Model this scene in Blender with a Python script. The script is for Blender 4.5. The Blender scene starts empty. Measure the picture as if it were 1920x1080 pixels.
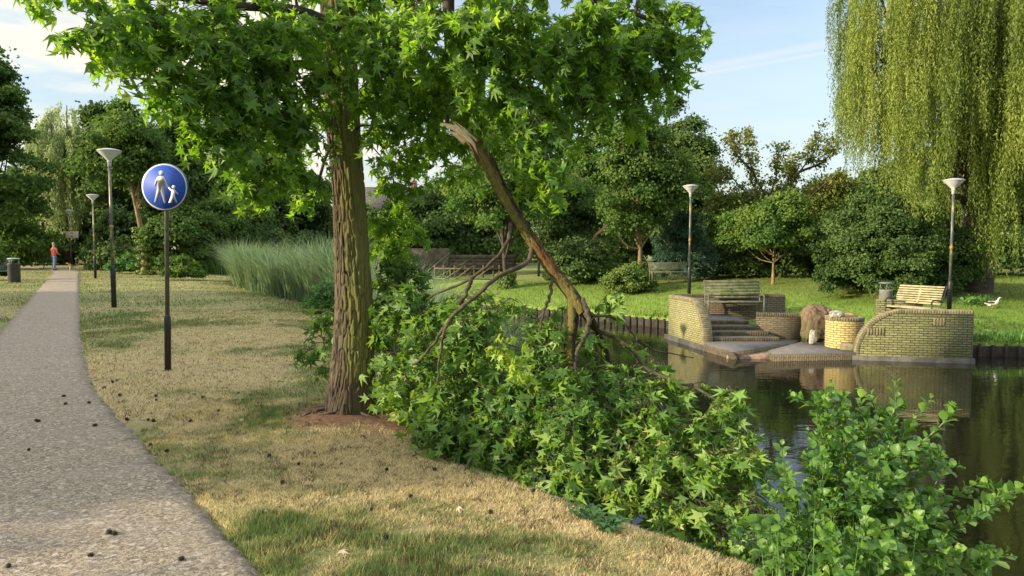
import bpy, math, random
import numpy as np
from mathutils import Vector, Matrix
R = math.radians
rng = np.random.default_rng(7); random.seed(7)
scene = bpy.context.scene
C = scene.collection
# ------------------------------------------------------------ camera
F_PX = 1350.0; PITCH = math.atan(80/1350.0); CAM_H = 1.6
cam_d = bpy.data.cameras.new('camera'); cam = bpy.data.objects.new('camera', cam_d); C.objects.link(cam)
cam_d.sensor_width = 36; cam_d.lens = 36*F_PX/1920; cam_d.clip_end = 3000; cam_d.clip_start = 0.05
cam.location = (0, 0, CAM_H); cam.rotation_euler = (math.pi/2 - PITCH, 0, 0)
scene.camera = cam
scene.render.resolution_x = 1024; scene.render.resolution_y = 576
def ray(px, py):
    u = (px-960)/F_PX; v = (540-py)/F_PX; c, s = math.cos(PITCH), math.sin(PITCH)
    return np.array([u, c+v*s, -s+v*c])
def D(px, py, d):
    r = ray(px, py); return np.array([0, 0, CAM_H]) + r*(d/r[1])
def GP(px, py, z=0.0):
    r = ray(px, py); return np.array([0, 0, CAM_H]) + r*((z-CAM_H)/r[2])
# ------------------------------------------------------------ world, sun
SUN_EL = 17.0; SUN_AZ = -107.0
SKY_STR = 0.15; SUN_STR = 3.3
def nn(nt, typ, **kw):
    n = nt.nodes.new(typ)
    for k, v in kw.items():
        if k.startswith('i_'):
            key = k[2:]
            key = int(key) if key.isdigit() else key.replace('_', ' ')
            n.inputs[key].default_value = v
        else: setattr(n, k, v)
    return n
def math_n(nt, op, a, b=None, clamp=False):
    n = nt.nodes.new('ShaderNodeMath'); n.operation = op; n.use_clamp = clamp
    for i, q in enumerate((a, b)):
        if q is None: continue
        if isinstance(q, (int, float)): n.inputs[i].default_value = q
        else: nt.links.new(q, n.inputs[i])
    return n.outputs[0]
def mixc(nt, fac, a, b, mode='MIX'):
    n = nt.nodes.new('ShaderNodeMix'); n.data_type = 'RGBA'; n.blend_type = mode; n.clamp_factor = True
    for idx, q in ((0, fac), (6, a), (7, b)):
        if isinstance(q, (int, float)): n.inputs[idx].default_value = q
        elif isinstance(q, (tuple, list)): n.inputs[idx].default_value = tuple(q)+((1,) if len(q) == 3 else ())
        else: nt.links.new(q, n.inputs[idx])
    return n.outputs[2]
def maprange(nt, val, a, b, c=0.0, d=1.0):
    n = nt.nodes.new('ShaderNodeMapRange'); n.interpolation_type = 'SMOOTHSTEP'
    nt.links.new(val, n.inputs[0])
    for i, v in zip((1, 2, 3, 4), (a, b, c, d)): n.inputs[i].default_value = v
    return n.outputs[0]
def build_world():
    w = bpy.data.worlds.new('World'); scene.world = w; w.use_nodes = True
    nt = w.node_tree; nt.nodes.clear()
    out = nn(nt, 'ShaderNodeOutputWorld'); bg = nn(nt, 'ShaderNodeBackground'); bg.inputs[1].default_value = SKY_STR
    sky = nn(nt, 'ShaderNodeTexSky'); sky.sky_type = 'NISHITA'; sky.sun_disc = False
    sky.sun_elevation = R(SUN_EL); sky.sun_rotation = R(SUN_AZ); sky.air_density = 1.0; sky.dust_density = 1.6; sky.ozone_density = 1.3
    tc = nn(nt, 'ShaderNodeTexCoord'); d = tc.outputs['Generated']
    sep = nn(nt, 'ShaderNodeSeparateXYZ'); nt.links.new(d, sep.inputs[0])
    # thin high clouds, streaked along the horizon and thicker towards the left where the sun stands
    mp = nn(nt, 'ShaderNodeMapping'); mp.inputs['Scale'].default_value = (2.2, 2.2, 11); mp.inputs['Rotation'].default_value = (0, R(7), 0)
    nt.links.new(d, mp.inputs[0])
    noi = nn(nt, 'ShaderNodeTexNoise', i_Scale=1.9, i_Detail=7.0, i_Roughness=0.58); nt.links.new(mp.outputs[0], noi.inputs['Vector'])
    cl = maprange(nt, noi.outputs[0], 0.32, 0.60)
    left = maprange(nt, sep.outputs[0], 0.06, -0.36, 0.12, 1.0)
    cl = math_n(nt, 'MULTIPLY', cl, left)
    low = maprange(nt, sep.outputs[2], 0.34, 0.02, 0.06, 0.65)
    # contrails
    def streak(p1, p2, wdt, lim):
        a = Vector(ray(*p1)).normalized(); b = Vector(ray(*p2)).normalized(); n = a.cross(b).normalized(); m = (a+b).normalized()
        dn = nn(nt, 'ShaderNodeVectorMath', operation='DOT_PRODUCT'); nt.links.new(d, dn.inputs[0]); dn.inputs[1].default_value = n
        ab = math_n(nt, 'ABSOLUTE', dn.outputs['Value'])
        v = maprange(nt, ab, wdt, 0.0)
        dm = nn(nt, 'ShaderNodeVectorMath', operation='DOT_PRODUCT'); nt.links.new(d, dm.inputs[0]); dm.inputs[1].default_value = m
        return math_n(nt, 'MULTIPLY', v, maprange(nt, dm.outputs['Value'], math.cos(lim), math.cos(lim*0.5)))
    s1 = streak((1270, 137), (1600, 72), 0.0085, 0.2); s2 = streak((1270, 147), (1600, 90), 0.004, 0.2)
    st = math_n(nt, 'MULTIPLY', math_n(nt, 'ADD', s1, s2, True), 0.5)
    hsv = nn(nt, 'ShaderNodeHueSaturation', i_Saturation=.95, i_Value=0.68); nt.links.new(sky.outputs[0], hsv.inputs['Color'])
    base = mixc(nt, low, hsv.outputs[0], (1.75, 1.95, 2.0))
    c1 = mixc(nt, cl, base, (2.9, 2.75, 2.25))
    over = math_n(nt, 'MULTIPLY', maprange(nt, sep.outputs[2], .40, .62), maprange(nt, noi.outputs[0], .25, .6, .6, 1))   # added cloud above the frame, bright to lift the ambient light
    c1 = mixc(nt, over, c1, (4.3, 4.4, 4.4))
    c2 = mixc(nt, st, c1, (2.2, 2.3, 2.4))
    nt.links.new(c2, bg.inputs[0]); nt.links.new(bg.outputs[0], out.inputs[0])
build_world()
sd = bpy.data.lights.new('sun', 'SUN'); sd.energy = SUN_STR; sd.angle = R(0.6); sd.color = (1.0, 0.83, 0.58)
sun = bpy.data.objects.new('sun', sd); C.objects.link(sun)
az, el = R(SUN_AZ), R(SUN_EL)
SUNDIR = Vector((math.sin(az)*math.cos(el), math.cos(az)*math.cos(el), math.sin(el)))
sun.rotation_euler = SUNDIR.to_track_quat('Z', 'Y').to_euler(); sun.location = (-20, -5, 30)
scene.view_settings.view_transform = 'Standard'; scene.view_settings.look = 'None'
scene.view_settings.exposure = 1.42; scene.view_settings.gamma = 1; scene.view_settings.use_curve_mapping = False
try:
    scene.cycles.max_bounces = 8; scene.cycles.transparent_max_bounces = 8
except Exception: pass
# ------------------------------------------------------------ numpy noise
def _h(ix, iy, iz):
    n = (ix*374761393 + iy*668265263 + iz*2147483647 + 1013904223) & 0xffffffff
    n = ((n ^ (n >> 13))*1274126177) & 0xffffffff
    return ((n ^ (n >> 16)) & 0xffff)/65535.0
def vn(x, y, z=0.0):
    x, y, z = np.broadcast_arrays(np.asarray(x, float), np.asarray(y, float), np.asarray(z, float))
    fx, fy, fz = np.floor(x), np.floor(y), np.floor(z)
    ix, iy, iz = fx.astype(np.int64), fy.astype(np.int64), fz.astype(np.int64)
    u, v, w = x-fx, y-fy, z-fz
    u = u*u*(3-2*u); v = v*v*(3-2*v); w = w*w*(3-2*w)
    r = 0
    for a in (0, 1):
        for b in (0, 1):
            for c in (0, 1):
                r = r + _h(ix+a, iy+b, iz+c)*(u if a else 1-u)*(v if b else 1-v)*(w if c else 1-w)
    return r
def fbm(x, y, z=0.0, o=4):
    s = 0; a = 1; t = 0; x = np.asarray(x, float); y = np.asarray(y, float); z = np.asarray(z, float)
    for k in range(o):
        s = s + a*vn(x+17.3*k, y-9.1*k, z+5.7*k); t += a; a *= .5; x = x*2.03; y = y*2.03; z = z*2.03
    return s/t
def sst(a, b, x):
    t = np.clip((x-a)/(b-a), 0, 1); return t*t*(3-2*t)
# ------------------------------------------------------------ mesh helpers
def mk(name, V, F, mat=None, parent=None, attrs=None, smooth=False, uv=None, link=True):
    """V (n,3); F list of index tuples or an (m,k) array -> ONE linked mesh object"""
    V = np.asarray(V, np.float32)
    me = bpy.data.meshes.new(name)
    if isinstance(F, np.ndarray):
        m, k = F.shape; loops = F.ravel(); tot = np.full(m, k)
    else:
        tot = np.array([len(f) for f in F]); loops = np.fromiter((i for f in F for i in f), int); m = len(F)
    me.vertices.add(len(V)); me.vertices.foreach_set('co', V.ravel())
    me.loops.add(len(loops)); me.loops.foreach_set('vertex_index', loops.astype(np.int32))
    me.polygons.add(m); me.polygons.foreach_set('loop_start', (np.cumsum(tot)-tot).astype(np.int32))
    me.update(calc_edges=True)
    if smooth: me.polygons.foreach_set('use_smooth', np.ones(m, bool))
    if attrs:
        for an, (dom, vals) in attrs.items():
            at = me.attributes.new(an, 'FLOAT', dom); at.data.foreach_set('value', np.asarray(vals, np.float32))
    if uv is not None:
        l = me.uv_layers.new(name='UVMap'); l.data.foreach_set('uv', np.asarray(uv, np.float32).ravel())
    me.validate()
    if mat:
        for q in (mat if isinstance(mat, (list, tuple)) else [mat]): me.materials.append(q)
    o = bpy.data.objects.new(name, me); C.objects.link(o)
    if parent is not None: o.parent = parent
    return o
def tag(o, label=None, cat=None, group=None, kind=None):
    if label: o['label'] = label
    if cat: o['category'] = cat
    if group: o['group'] = group
    if kind: o['kind'] = kind
    return o
def thing(name, label, cat, loc=(0, 0, 0), rz=0.0, group=None):
    o = bpy.data.objects.new(name, None); C.objects.link(o); o.empty_display_size = .2
    o.location = tuple(float(q) for q in loc); o.rotation_euler = (0, 0, rz)
    return tag(o, label, cat, group)
def dup(root, loc, rz, label, group=None):
    r = root.copy(); C.objects.link(r); r.location = tuple(float(q) for q in loc); r.rotation_euler = (0, 0, rz); r['label'] = label
    if group: r['group'] = group
    for ch in list(root.children):
        c = ch.copy(); C.objects.link(c); c.parent = r
        for g in list(ch.children):
            e = g.copy(); C.objects.link(e); e.parent = c
    return r
class MB:
    def __init__(s): s.v = []; s.f = []; s.n = 0
    def add(s, V, F):
        V = np.asarray(V, float).reshape(-1, 3); s.v.append(V); s.f += [tuple(int(i)+s.n for i in f) for f in F]; s.n += len(V); return s
    def box(s, c, sz, rot=None, bev=0.0):
        h = np.array(sz)/2.0
        if bev > 0:
            b = min(bev, min(h)*.9); V = []; 
            for sx in (-1, 1):
                for sy in (-1, 1):
                    for sz_ in (-1, 1):
                        g = np.array([sx, sy, sz_])*h
                        V += [g-np.array([sx*b, sy*b, 0]) + 0, g-np.array([sx*b, 0, sz_*b]), g-np.array([0, sy*b, sz_*b])]
            V = np.array(V)
            bm_ = __import__('bmesh').new(); vs = [bm_.verts.new(v) for v in V]
            r_ = __import__('bmesh').ops.convex_hull(bm_, input=vs); bm_.verts.index_update()
            V = np.array([v.co[:] for v in bm_.verts]); F = [tuple(v.index for v in f.verts) for f in bm_.faces]; bm_.free()
        else:
            V = np.array([[x, y, z] for x in (-1, 1) for y in (-1, 1) for z in (-1, 1)])*h
            F = [(0, 1, 3, 2), (4, 6, 7, 5), (0, 4, 5, 1), (2, 3, 7, 6), (0, 2, 6, 4), (1, 5, 7, 3)]
        if rot is not None: V = V @ np.array(rot.to_3x3() if hasattr(rot, 'to_3x3') else rot).T
        return s.add(V+np.array(c), F)
    def tube(s, P, rad, seg=8, cap=True):
        P = np.asarray(P, float); n = len(P); rad = np.broadcast_to(np.asarray(rad, float), (n,))
        T = np.gradient(P, axis=0); T /= np.linalg.norm(T, axis=1)[:, None]+1e-9
        a = np.array([0, 0, 1.0]) if abs(T[0][2]) < .9 else np.array([1.0, 0, 0])
        V = []; ang = np.linspace(0, 2*np.pi, seg, endpoint=False)
        for i in range(n):
            b = np.cross(T[i], a); b /= np.linalg.norm(b)+1e-9; a = np.cross(b, T[i])
            V.append(P[i] + rad[i]*(np.cos(ang)[:, None]*a + np.sin(ang)[:, None]*b))
        F = [(i*seg+j, i*seg+(j+1) % seg, (i+1)*seg+(j+1) % seg, (i+1)*seg+j) for i in range(n-1) for j in range(seg)]
        if cap: F += [tuple(range(seg))[::-1], tuple((n-1)*seg+j for j in range(seg))]
        return s.add(np.concatenate(V), F)
    def lathe(s, prof, seg=24, c=(0, 0, 0)):
        V = []; m = len(prof)
        for r_, z in prof:
            for j in range(seg):
                t = 2*math.pi*j/seg; V.append((c[0]+r_*math.cos(t), c[1]+r_*math.sin(t), c[2]+z))
        F = [(i*seg+j, i*seg+(j+1) % seg, (i+1)*seg+(j+1) % seg, (i+1)*seg+j) for i in range(m-1) for j in range(seg)]
        F += [tuple(range(seg))[::-1], tuple((m-1)*seg+j for j in range(seg))]
        return s.add(V, F)
    def build(s, name, mat, parent=None, smooth=False):
        return mk(name, np.concatenate(s.v), s.f, mat, parent, smooth=smooth)
def spline(pts, n):
    """Catmull-Rom through points (k,d) -> n samples"""
    P = np.asarray(pts, float); k = len(P); P = np.vstack([2*P[0]-P[1], P, 2*P[-1]-P[-2]])
    t = np.linspace(0, k-1-1e-6, n); i = t.astype(int); u = (t-i)[:, None]
    a, b, c, d = P[i], P[i+1], P[i+2], P[i+3]
    return .5*((2*b)+(-a+c)*u+(2*a-5*b+4*c-d)*u**2+(-a+3*b-3*c+d)*u**3)
def frames(dirs, nrm):
    """orthonormal bases: y = dir, z ~ nrm"""
    y = dirs/(np.linalg.norm(dirs, axis=1)[:, None]+1e-9)
    x = np.cross(y, nrm); x /= np.linalg.norm(x, axis=1)[:, None]+1e-9
    z = np.cross(x, y); return np.stack([x, y, z], 1)
def scatter(T, TF, org, B, sc):
    """instances of template T (k,3), faces TF (m,q) as arrays"""
    k = len(T); n = len(org); sc = np.broadcast_to(sc, (n,))
    V = org[:, None, :] + np.einsum('ki,nij->nkj', T, B)*sc[:, None, None]
    F = (TF[None]+(np.arange(n)*k)[:, None, None]).reshape(-1, TF.shape[1])
    return V.reshape(-1, 3), F
def unit(n, r=rng):
    v = r.normal(size=(n, 3)); return v/np.linalg.norm(v, axis=1)[:, None]
# leaf templates -------------------------------------------------
def star_leaf():
    o = [(0, 1.0), (21, .40), (54, .93), (80, .36), (112, .68), (150, .20)]
    pts = [(0, 1.0)] + o[1:] ; ang = [a for a, _ in o] + [-a for a, _ in o[:0:-1]]; rad = [r for _, r in o]+[r for _, r in o[:0:-1]]
    V = [(0, .22, 0)]
    for a, r_ in zip(ang, rad):
        x = math.sin(R(a))*r_; y = .22+math.cos(R(a))*r_; V.append((x, y, -.28*(x*x+(y-.22)**2)+(.06 if r_ < .5 else 0)))
    n = len(ang); F = [(0, 1+i, 1+(i+1) % n) for i in range(n)]
    return np.array(V), np.array(F)
STAR, STARF = star_leaf()
def round_leaf():
    ang = np.linspace(0, 2*np.pi, 9)[:-1]; V = [(0, .5, .04)]
    for i, a in enumerate(ang):
        r_ = .5*(1+.06*(-1)**i); x = r_*.88*math.sin(a); V.append((x, .5+r_*math.cos(a), .25*abs(x)-.15*((r_*math.cos(a))**2)))
    return np.array(V), np.array([(0, 1+i, 1+(i+1) % 8) for i in range(8)])
ROUND, ROUNDF = round_leaf()
RH = np.array([(0, 0, 0), (.36, .45, .1), (0, 1, -.06), (-.36, .5, .1)]); RHF = np.array([(0, 1, 2, 3)])
NAR = np.array([(0, 0, 0), (.13, .4, .02), (0, 1, -.08), (-.13, .4, .02)]); NARF = RHF
# ------------------------------------------------------------ materials
def mat_new(name):
    m = bpy.data.materials.new(name); m.use_nodes = True; nt = m.node_tree; nt.nodes.clear()
    out = nn(nt, 'ShaderNodeOutputMaterial'); p = nn(nt, 'ShaderNodeBsdfPrincipled'); nt.links.new(p.outputs[0], out.inputs[0])
    return m, nt, p, out
def setp(p, **k):
    for a, v in k.items(): p.inputs[a.replace('_', ' ')].default_value = v
def coords(nt, kind='Object', scale=None):
    tc = nn(nt, 'ShaderNodeTexCoord')
    if scale is None: return tc.outputs[kind]
    mp = nn(nt, 'ShaderNodeMapping'); mp.inputs['Scale'].default_value = scale; nt.links.new(tc.outputs[kind], mp.inputs[0]); return mp.outputs[0]
def noise(nt, vec, scale, detail=4.0, rough=.55, out=0):
    n = nn(nt, 'ShaderNodeTexNoise', i_Scale=scale, i_Detail=detail, i_Roughness=rough); nt.links.new(vec, n.inputs['Vector']); return n.outputs[out]
def bump(nt, p, h, strength=.4, dist=.01):
    b = nn(nt, 'ShaderNodeBump', i_Strength=strength, i_Distance=dist); nt.links.new(h, b.inputs['Height']); nt.links.new(b.outputs[0], p.inputs['Normal'])
def simple(name, col, rough=.6, metal=0.0, var=.25, scale=6.0, bmp=.15, bd=.004, col2=None):
    m, nt, p, o = mat_new(name); v = coords(nt); n = noise(nt, v, scale, 6, .6)
    c2 = col2 or tuple(q*(1-var) for q in col)
    nt.links.new(mixc(nt, maprange(nt, n, .35, .65), col, c2), p.inputs['Base Color'])
    setp(p, Roughness=rough, Metallic=metal)
    if bmp: bump(nt, p, noise(nt, v, scale*8, 4, .6), bmp, bd)
    return m
def leaf_mat(name, cols, trans=.38, rough=.5, tmul=(1.3, 1.35, .7), spec=.35, pn=.5, nk=.9):
    """cols: dark..light; every leaf carries its own 'rnd' value"""
    m, nt, p, out = mat_new(name)
    at = nn(nt, 'ShaderNodeAttribute', attribute_name='rnd')
    tc = nn(nt, 'ShaderNodeTexCoord'); n = noise(nt, tc.outputs['Object'], pn, 3, .5)
    f = math_n(nt, 'ADD', math_n(nt, 'MULTIPLY', at.outputs['Fac'], .75), math_n(nt, 'MULTIPLY', math_n(nt, 'SUBTRACT', n, .38), nk), True)
    cr = nn(nt, 'ShaderNodeValToRGB'); e = cr.color_ramp.elements
    while len(e) < len(cols): e.new(.5)
    for i, c in enumerate(cols): e[i].position = i/(len(cols)-1); e[i].color = tuple(c)+(1,)
    nt.links.new(f, cr.inputs[0]); nt.links.new(cr.outputs[0], p.inputs['Base Color'])
    setp(p, Roughness=rough); p.inputs['Specular IOR Level'].default_value = spec
    tr = nn(nt, 'ShaderNodeBsdfTranslucent'); nt.links.new(mixc(nt, 1.0, cr.outputs[0], tmul, 'MULTIPLY'), tr.inputs[0])
    mx = nn(nt, 'ShaderNodeMixShader'); mx.inputs[0].default_value = trans
    nt.links.new(p.outputs[0], mx.inputs[1]); nt.links.new(tr.outputs[0], mx.inputs[2]); nt.links.new(mx.outputs[0], out.inputs[0])
    return m
M = {}
M['gum'] = leaf_mat('sweetgum_leaf', [(.055, .13, .022), (.11, .225, .03), (.19, .33, .045), (.36, .46, .08)], .58, .45, (2.1, 2.0, .5), .45)
M['gum_fallen'] = leaf_mat('fallen_leaf', [(.045, .115, .022), (.09, .20, .035), (.155, .29, .052), (.25, .38, .085), (.42, .40, .17)], .42, .48, (1.6, 1.5, .6), .4)
M['gum_yellow'] = leaf_mat('yellowing_leaf', [(.20, .36, .04), (.32, .44, .05), (.50, .46, .07)], .4)
M['alder'] = leaf_mat('alder_leaf', [(.04, .11, .025), (.08, .185, .035), (.15, .28, .045), (.24, .38, .07)], .36, .45, (1.5, 1.5, .6), .5)
M['nettle'] = leaf_mat('nettle_leaf', [(.06, .14, .05), (.11, .22, .08)], .3)
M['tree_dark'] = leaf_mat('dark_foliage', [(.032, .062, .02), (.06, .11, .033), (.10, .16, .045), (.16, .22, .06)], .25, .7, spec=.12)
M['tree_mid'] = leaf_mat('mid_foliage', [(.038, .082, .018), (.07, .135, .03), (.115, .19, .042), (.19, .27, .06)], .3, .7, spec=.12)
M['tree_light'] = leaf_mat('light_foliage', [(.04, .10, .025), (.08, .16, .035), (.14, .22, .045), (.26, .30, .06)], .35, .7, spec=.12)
M['bluegreen'] = leaf_mat('bluegreen_foliage', [(.03, .075, .045), (.06, .12, .075), (.10, .17, .10)], .25, .7, spec=.12)
M['shrub'] = leaf_mat('shrub_foliage', [(.02, .05, .012), (.045, .09, .02), (.08, .14, .032), (.14, .20, .05)], .22, .6, spec=.2)
M['willow'] = leaf_mat('willow_foliage', [(.05, .09, .018), (.11, .17, .03), (.20, .27, .05), (.33, .38, .09)], .38, .5, (1.4, 1.3, .6), .3, .35)
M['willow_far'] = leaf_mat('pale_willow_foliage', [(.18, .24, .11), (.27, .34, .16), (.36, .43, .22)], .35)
M['reed'] = leaf_mat('reed_leaf', [(.07, .13, .07), (.12, .20, .11), (.19, .27, .15), (.33, .36, .20)], .3)
M['marsh'] = leaf_mat('waterside_leaf', [(.06, .15, .04), (.11, .24, .06), (.2, .34, .09)], .35)
M['grass_blade'] = leaf_mat('grass_blade', [(.11, .18, .055), (.20, .26, .08), (.40, .37, .16), (.66, .53, .28), (.70, .58, .34), (.10, .06, .03)], .3, .6, (1.1, 1.1, .8), .2, .3, .12)
M['bankgrass'] = leaf_mat('bank_grass_blade', [(.11, .19, .03), (.19, .28, .05), (.30, .35, .09)], .35, .6, (1.2, 1.2, .7), .2)
M['ivy'] = leaf_mat('ivy_leaf', [(.05, .11, .02), (.12, .19, .035), (.24, .29, .06)], .3)
def bark_mat(name, ridge, furrow, moss, mossamt, redd=0.0, scale=1.0):
    m, nt, p, o = mat_new(name); v = coords(nt)
    at = nn(nt, 'ShaderNodeAttribute', attribute_name='cav')
    vs = coords(nt, 'Object', (60*scale, 60*scale, 14*scale))
    n1 = noise(nt, vs, 1.0, 7, .65); n2 = noise(nt, v, 5*scale, 5, .6)
    h = math_n(nt, 'ADD', math_n(nt, 'MULTIPLY', at.outputs['Fac'], .75), math_n(nt, 'MULTIPLY', n1, .55))
    c = mixc(nt, maprange(nt, h, .52, 1.0), furrow, ridge)
    c = mixc(nt, maprange(nt, n2, .5, .75, 0, .45), c, tuple(q*1.6 for q in ridge))
    ms = nn(nt, 'ShaderNodeAttribute', attribute_name='moss')
    mf = math_n(nt, 'MULTIPLY', maprange(nt, math_n(nt, 'ADD', ms.outputs['Fac'], math_n(nt, 'MULTIPLY', math_n(nt, 'SUBTRACT', noise(nt, v, 9*scale, 6, .7), .5), 1.3)), .38, .75), mossamt)
    mf = math_n(nt, 'MULTIPLY', mf, maprange(nt, h, .15, .6, .35, 1))
    c = mixc(nt, mf, c, moss)
    if redd:
        rd = nn(nt, 'ShaderNodeAttribute', attribute_name='red'); c = mixc(nt, math_n(nt, 'MULTIPLY', rd.outputs['Fac'], redd), c, (.12, .035, .016))
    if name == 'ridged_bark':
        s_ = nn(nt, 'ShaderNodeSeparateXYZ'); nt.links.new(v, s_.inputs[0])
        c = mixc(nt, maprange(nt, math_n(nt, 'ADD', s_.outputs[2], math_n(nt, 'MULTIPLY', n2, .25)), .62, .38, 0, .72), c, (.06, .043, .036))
    nt.links.new(c, p.inputs['Base Color']); setp(p, Roughness=.88); p.inputs['Specular IOR Level'].default_value = .2
    bump(nt, p, n1, 1.0, .02); return m
M['bark'] = bark_mat('ridged_bark', (.112, .092, .060), (.014, .010, .007), (.15, .15, .042), .9, .08)
M['bark_limb'] = bark_mat('mossy_limb_bark', (.065, .05, .032), (.018, .012, .008), (.18, .165, .04), .7, .6, 1.6)
M['bark_far'] = simple('far_bark', (.085, .065, .045), .9, var=.5, scale=3, bmp=.5, bd=.03)
M['bark_tan'] = simple('tan_bark', (.26, .19, .09), .9, var=.5, scale=3, bmp=.5, bd=.02)
M['twig'] = simple('twig_bark', (.055, .04, .028), .85, var=.4, scale=20, bmp=.2)
M['stemgreen'] = simple('green_stem', (.12, .17, .05), .6, var=.4, scale=20, bmp=0)
# ------------------------------------------------------------ terrain
WZ = -1.58
NEAR = np.array([(16, -14), (8, -4), (4, .8), (2.4, 2.55), (1.35, 3.75), (.45, 4.75), (-.45, 5.75), (-.7, 6.7), (-1.1, 8.3), (-2.2, 11.5), (-3.3, 15), (-5, 20), (-8.5, 25), (-12, 31), (-15, 40), (-17.5, 50), (-32, 78)], float)
FAR = np.array([(60, 40), (25, 23.2), (18, 20.9), (14.7, 20.55), (12, 21.0), (10, 22.6), (8, 24.9), (6, 27.8), (3, 31), (-.5, 34), (-5, 38), (-10, 46), (-13, 58), (-26, 82)], float)
def sdist(x, y, P):
    """signed distance, positive on the right-hand side of the polyline walked in order"""
    best = np.full(x.shape, 1e9); sg = np.ones(x.shape)
    for a, b in zip(P[:-1], P[1:]):
        e = b-a; L = e@e; t = np.clip(((x-a[0])*e[0]+(y-a[1])*e[1])/L, 0, 1)
        dx = x-(a[0]+t*e[0]); dy = y-(a[1]+t*e[1]); d2 = dx*dx+dy*dy; up = d2 < best-1e-9
        best = np.where(up, d2, best); sg = np.where(up, np.sign(e[1]*(x-a[0])-e[0]*(y-a[1])), sg)
    return np.sqrt(best)*sg
TX, TY = -1.51, 6.75
PATHC = np.array([(4.2, -5.0), (-.15, 1.0), (-2.05, 3.48), (-3.5, 5.4), (-5.08, 7.45), (-7.6, 11.4), (-11.6, 18.0), (-17.6, 28.0), (-22.4, 36), (-28.3, 45.5), (-36, 54), (-50, 62)], float)
PATHW = .68
def pathd(x, y):
    return np.abs(sdist(x, y, PATHC))
def terr(x, y, micro=True):
    x = np.asarray(x, float); y = np.asarray(y, float)
    s = sdist(x, y, NEAR); t = sdist(x, y, FAR)
    s = s + .22*(fbm(x*.8, y*.8, 3.1, 2)-.5)
    zn = -2.3*sst(-.35, 2.9, s) - .10*sst(-1.9, .3, s) 
    zn = np.where(s > 3.2, -2.4, zn)
    r = np.hypot(x-TX-.15, y-TY); zn = zn + .10*(1-sst(.2, 1.35, r))
    zf = np.interp(t, [.12, .2, 1.2, 3.0, 6, 10, 30], [-2.4, -1.18, -1.02, -.68, -.32, -.05, .12])
    zf = np.where(t < .12, -2.4, zf)
    z = np.maximum(zn, zf)
    if micro:
        near = 1-sst(14, 30, np.hypot(x, y)); land = sst(-1.5, -1.2, z)
        z = z + land*(.028*(fbm(x*2.3, y*2.3, 1.7, 3)-.5) + near*.012*(fbm(x*13, y*13, 4.4, 2)-.5))
        z = z - .05*(1-sst(PATHW-.14, PATHW+.02, pathd(x, y)))
    return z
def dryness(x, y):
    """1 = bleached straw, 0 = green"""
    s = sdist(x, y, NEAR); t = sdist(x, y, FAR)
    n = fbm(x*.55+3, y*.55, 0, 4)*.7+fbm(x*2.2, y*2.2, 8, 3)*.3
    d = .10+.86*sst(.38, .62, n+.03)
    far = sst(9, 22, y)
    d = d*(1-.62*far) + .10*far
    d = np.where(y < 9, d+.25*sst(-2.6, -.4, s), d)
    d = d - .30*np.exp(-((x+1.2)**2/.5+(y-3.9)**2/.18)) - .3*np.exp(-((x-.1)**2/.3+(y-3.9)**2/.05))
    d = d - .25*sst(1.2, .2, np.abs(pathd(x, y)-PATHW-.5))*(y < 5)
    fd = .10+.42*sst(3.5, 8, t)*fbm(x*.3, y*.3, 2, 3)
    return np.clip(np.where(t > -.5, fd, d), 0, 1)
def soilness(x, y):
    r = np.hypot((x-TX-.12)/1.0, (y-TY+.12)/.72); n = fbm(x*3, y*3, 6, 3)-.5
    e = 1-sst(.45, .95, r+n*.6)
    r2 = np.hypot((x-TX-.62)/.62, (y-TY+.30)/.42); e2 = (1-sst(.5, 1.0, r2+n*.5))
    return np.clip(np.maximum(e, e2), 0, 1)
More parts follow.
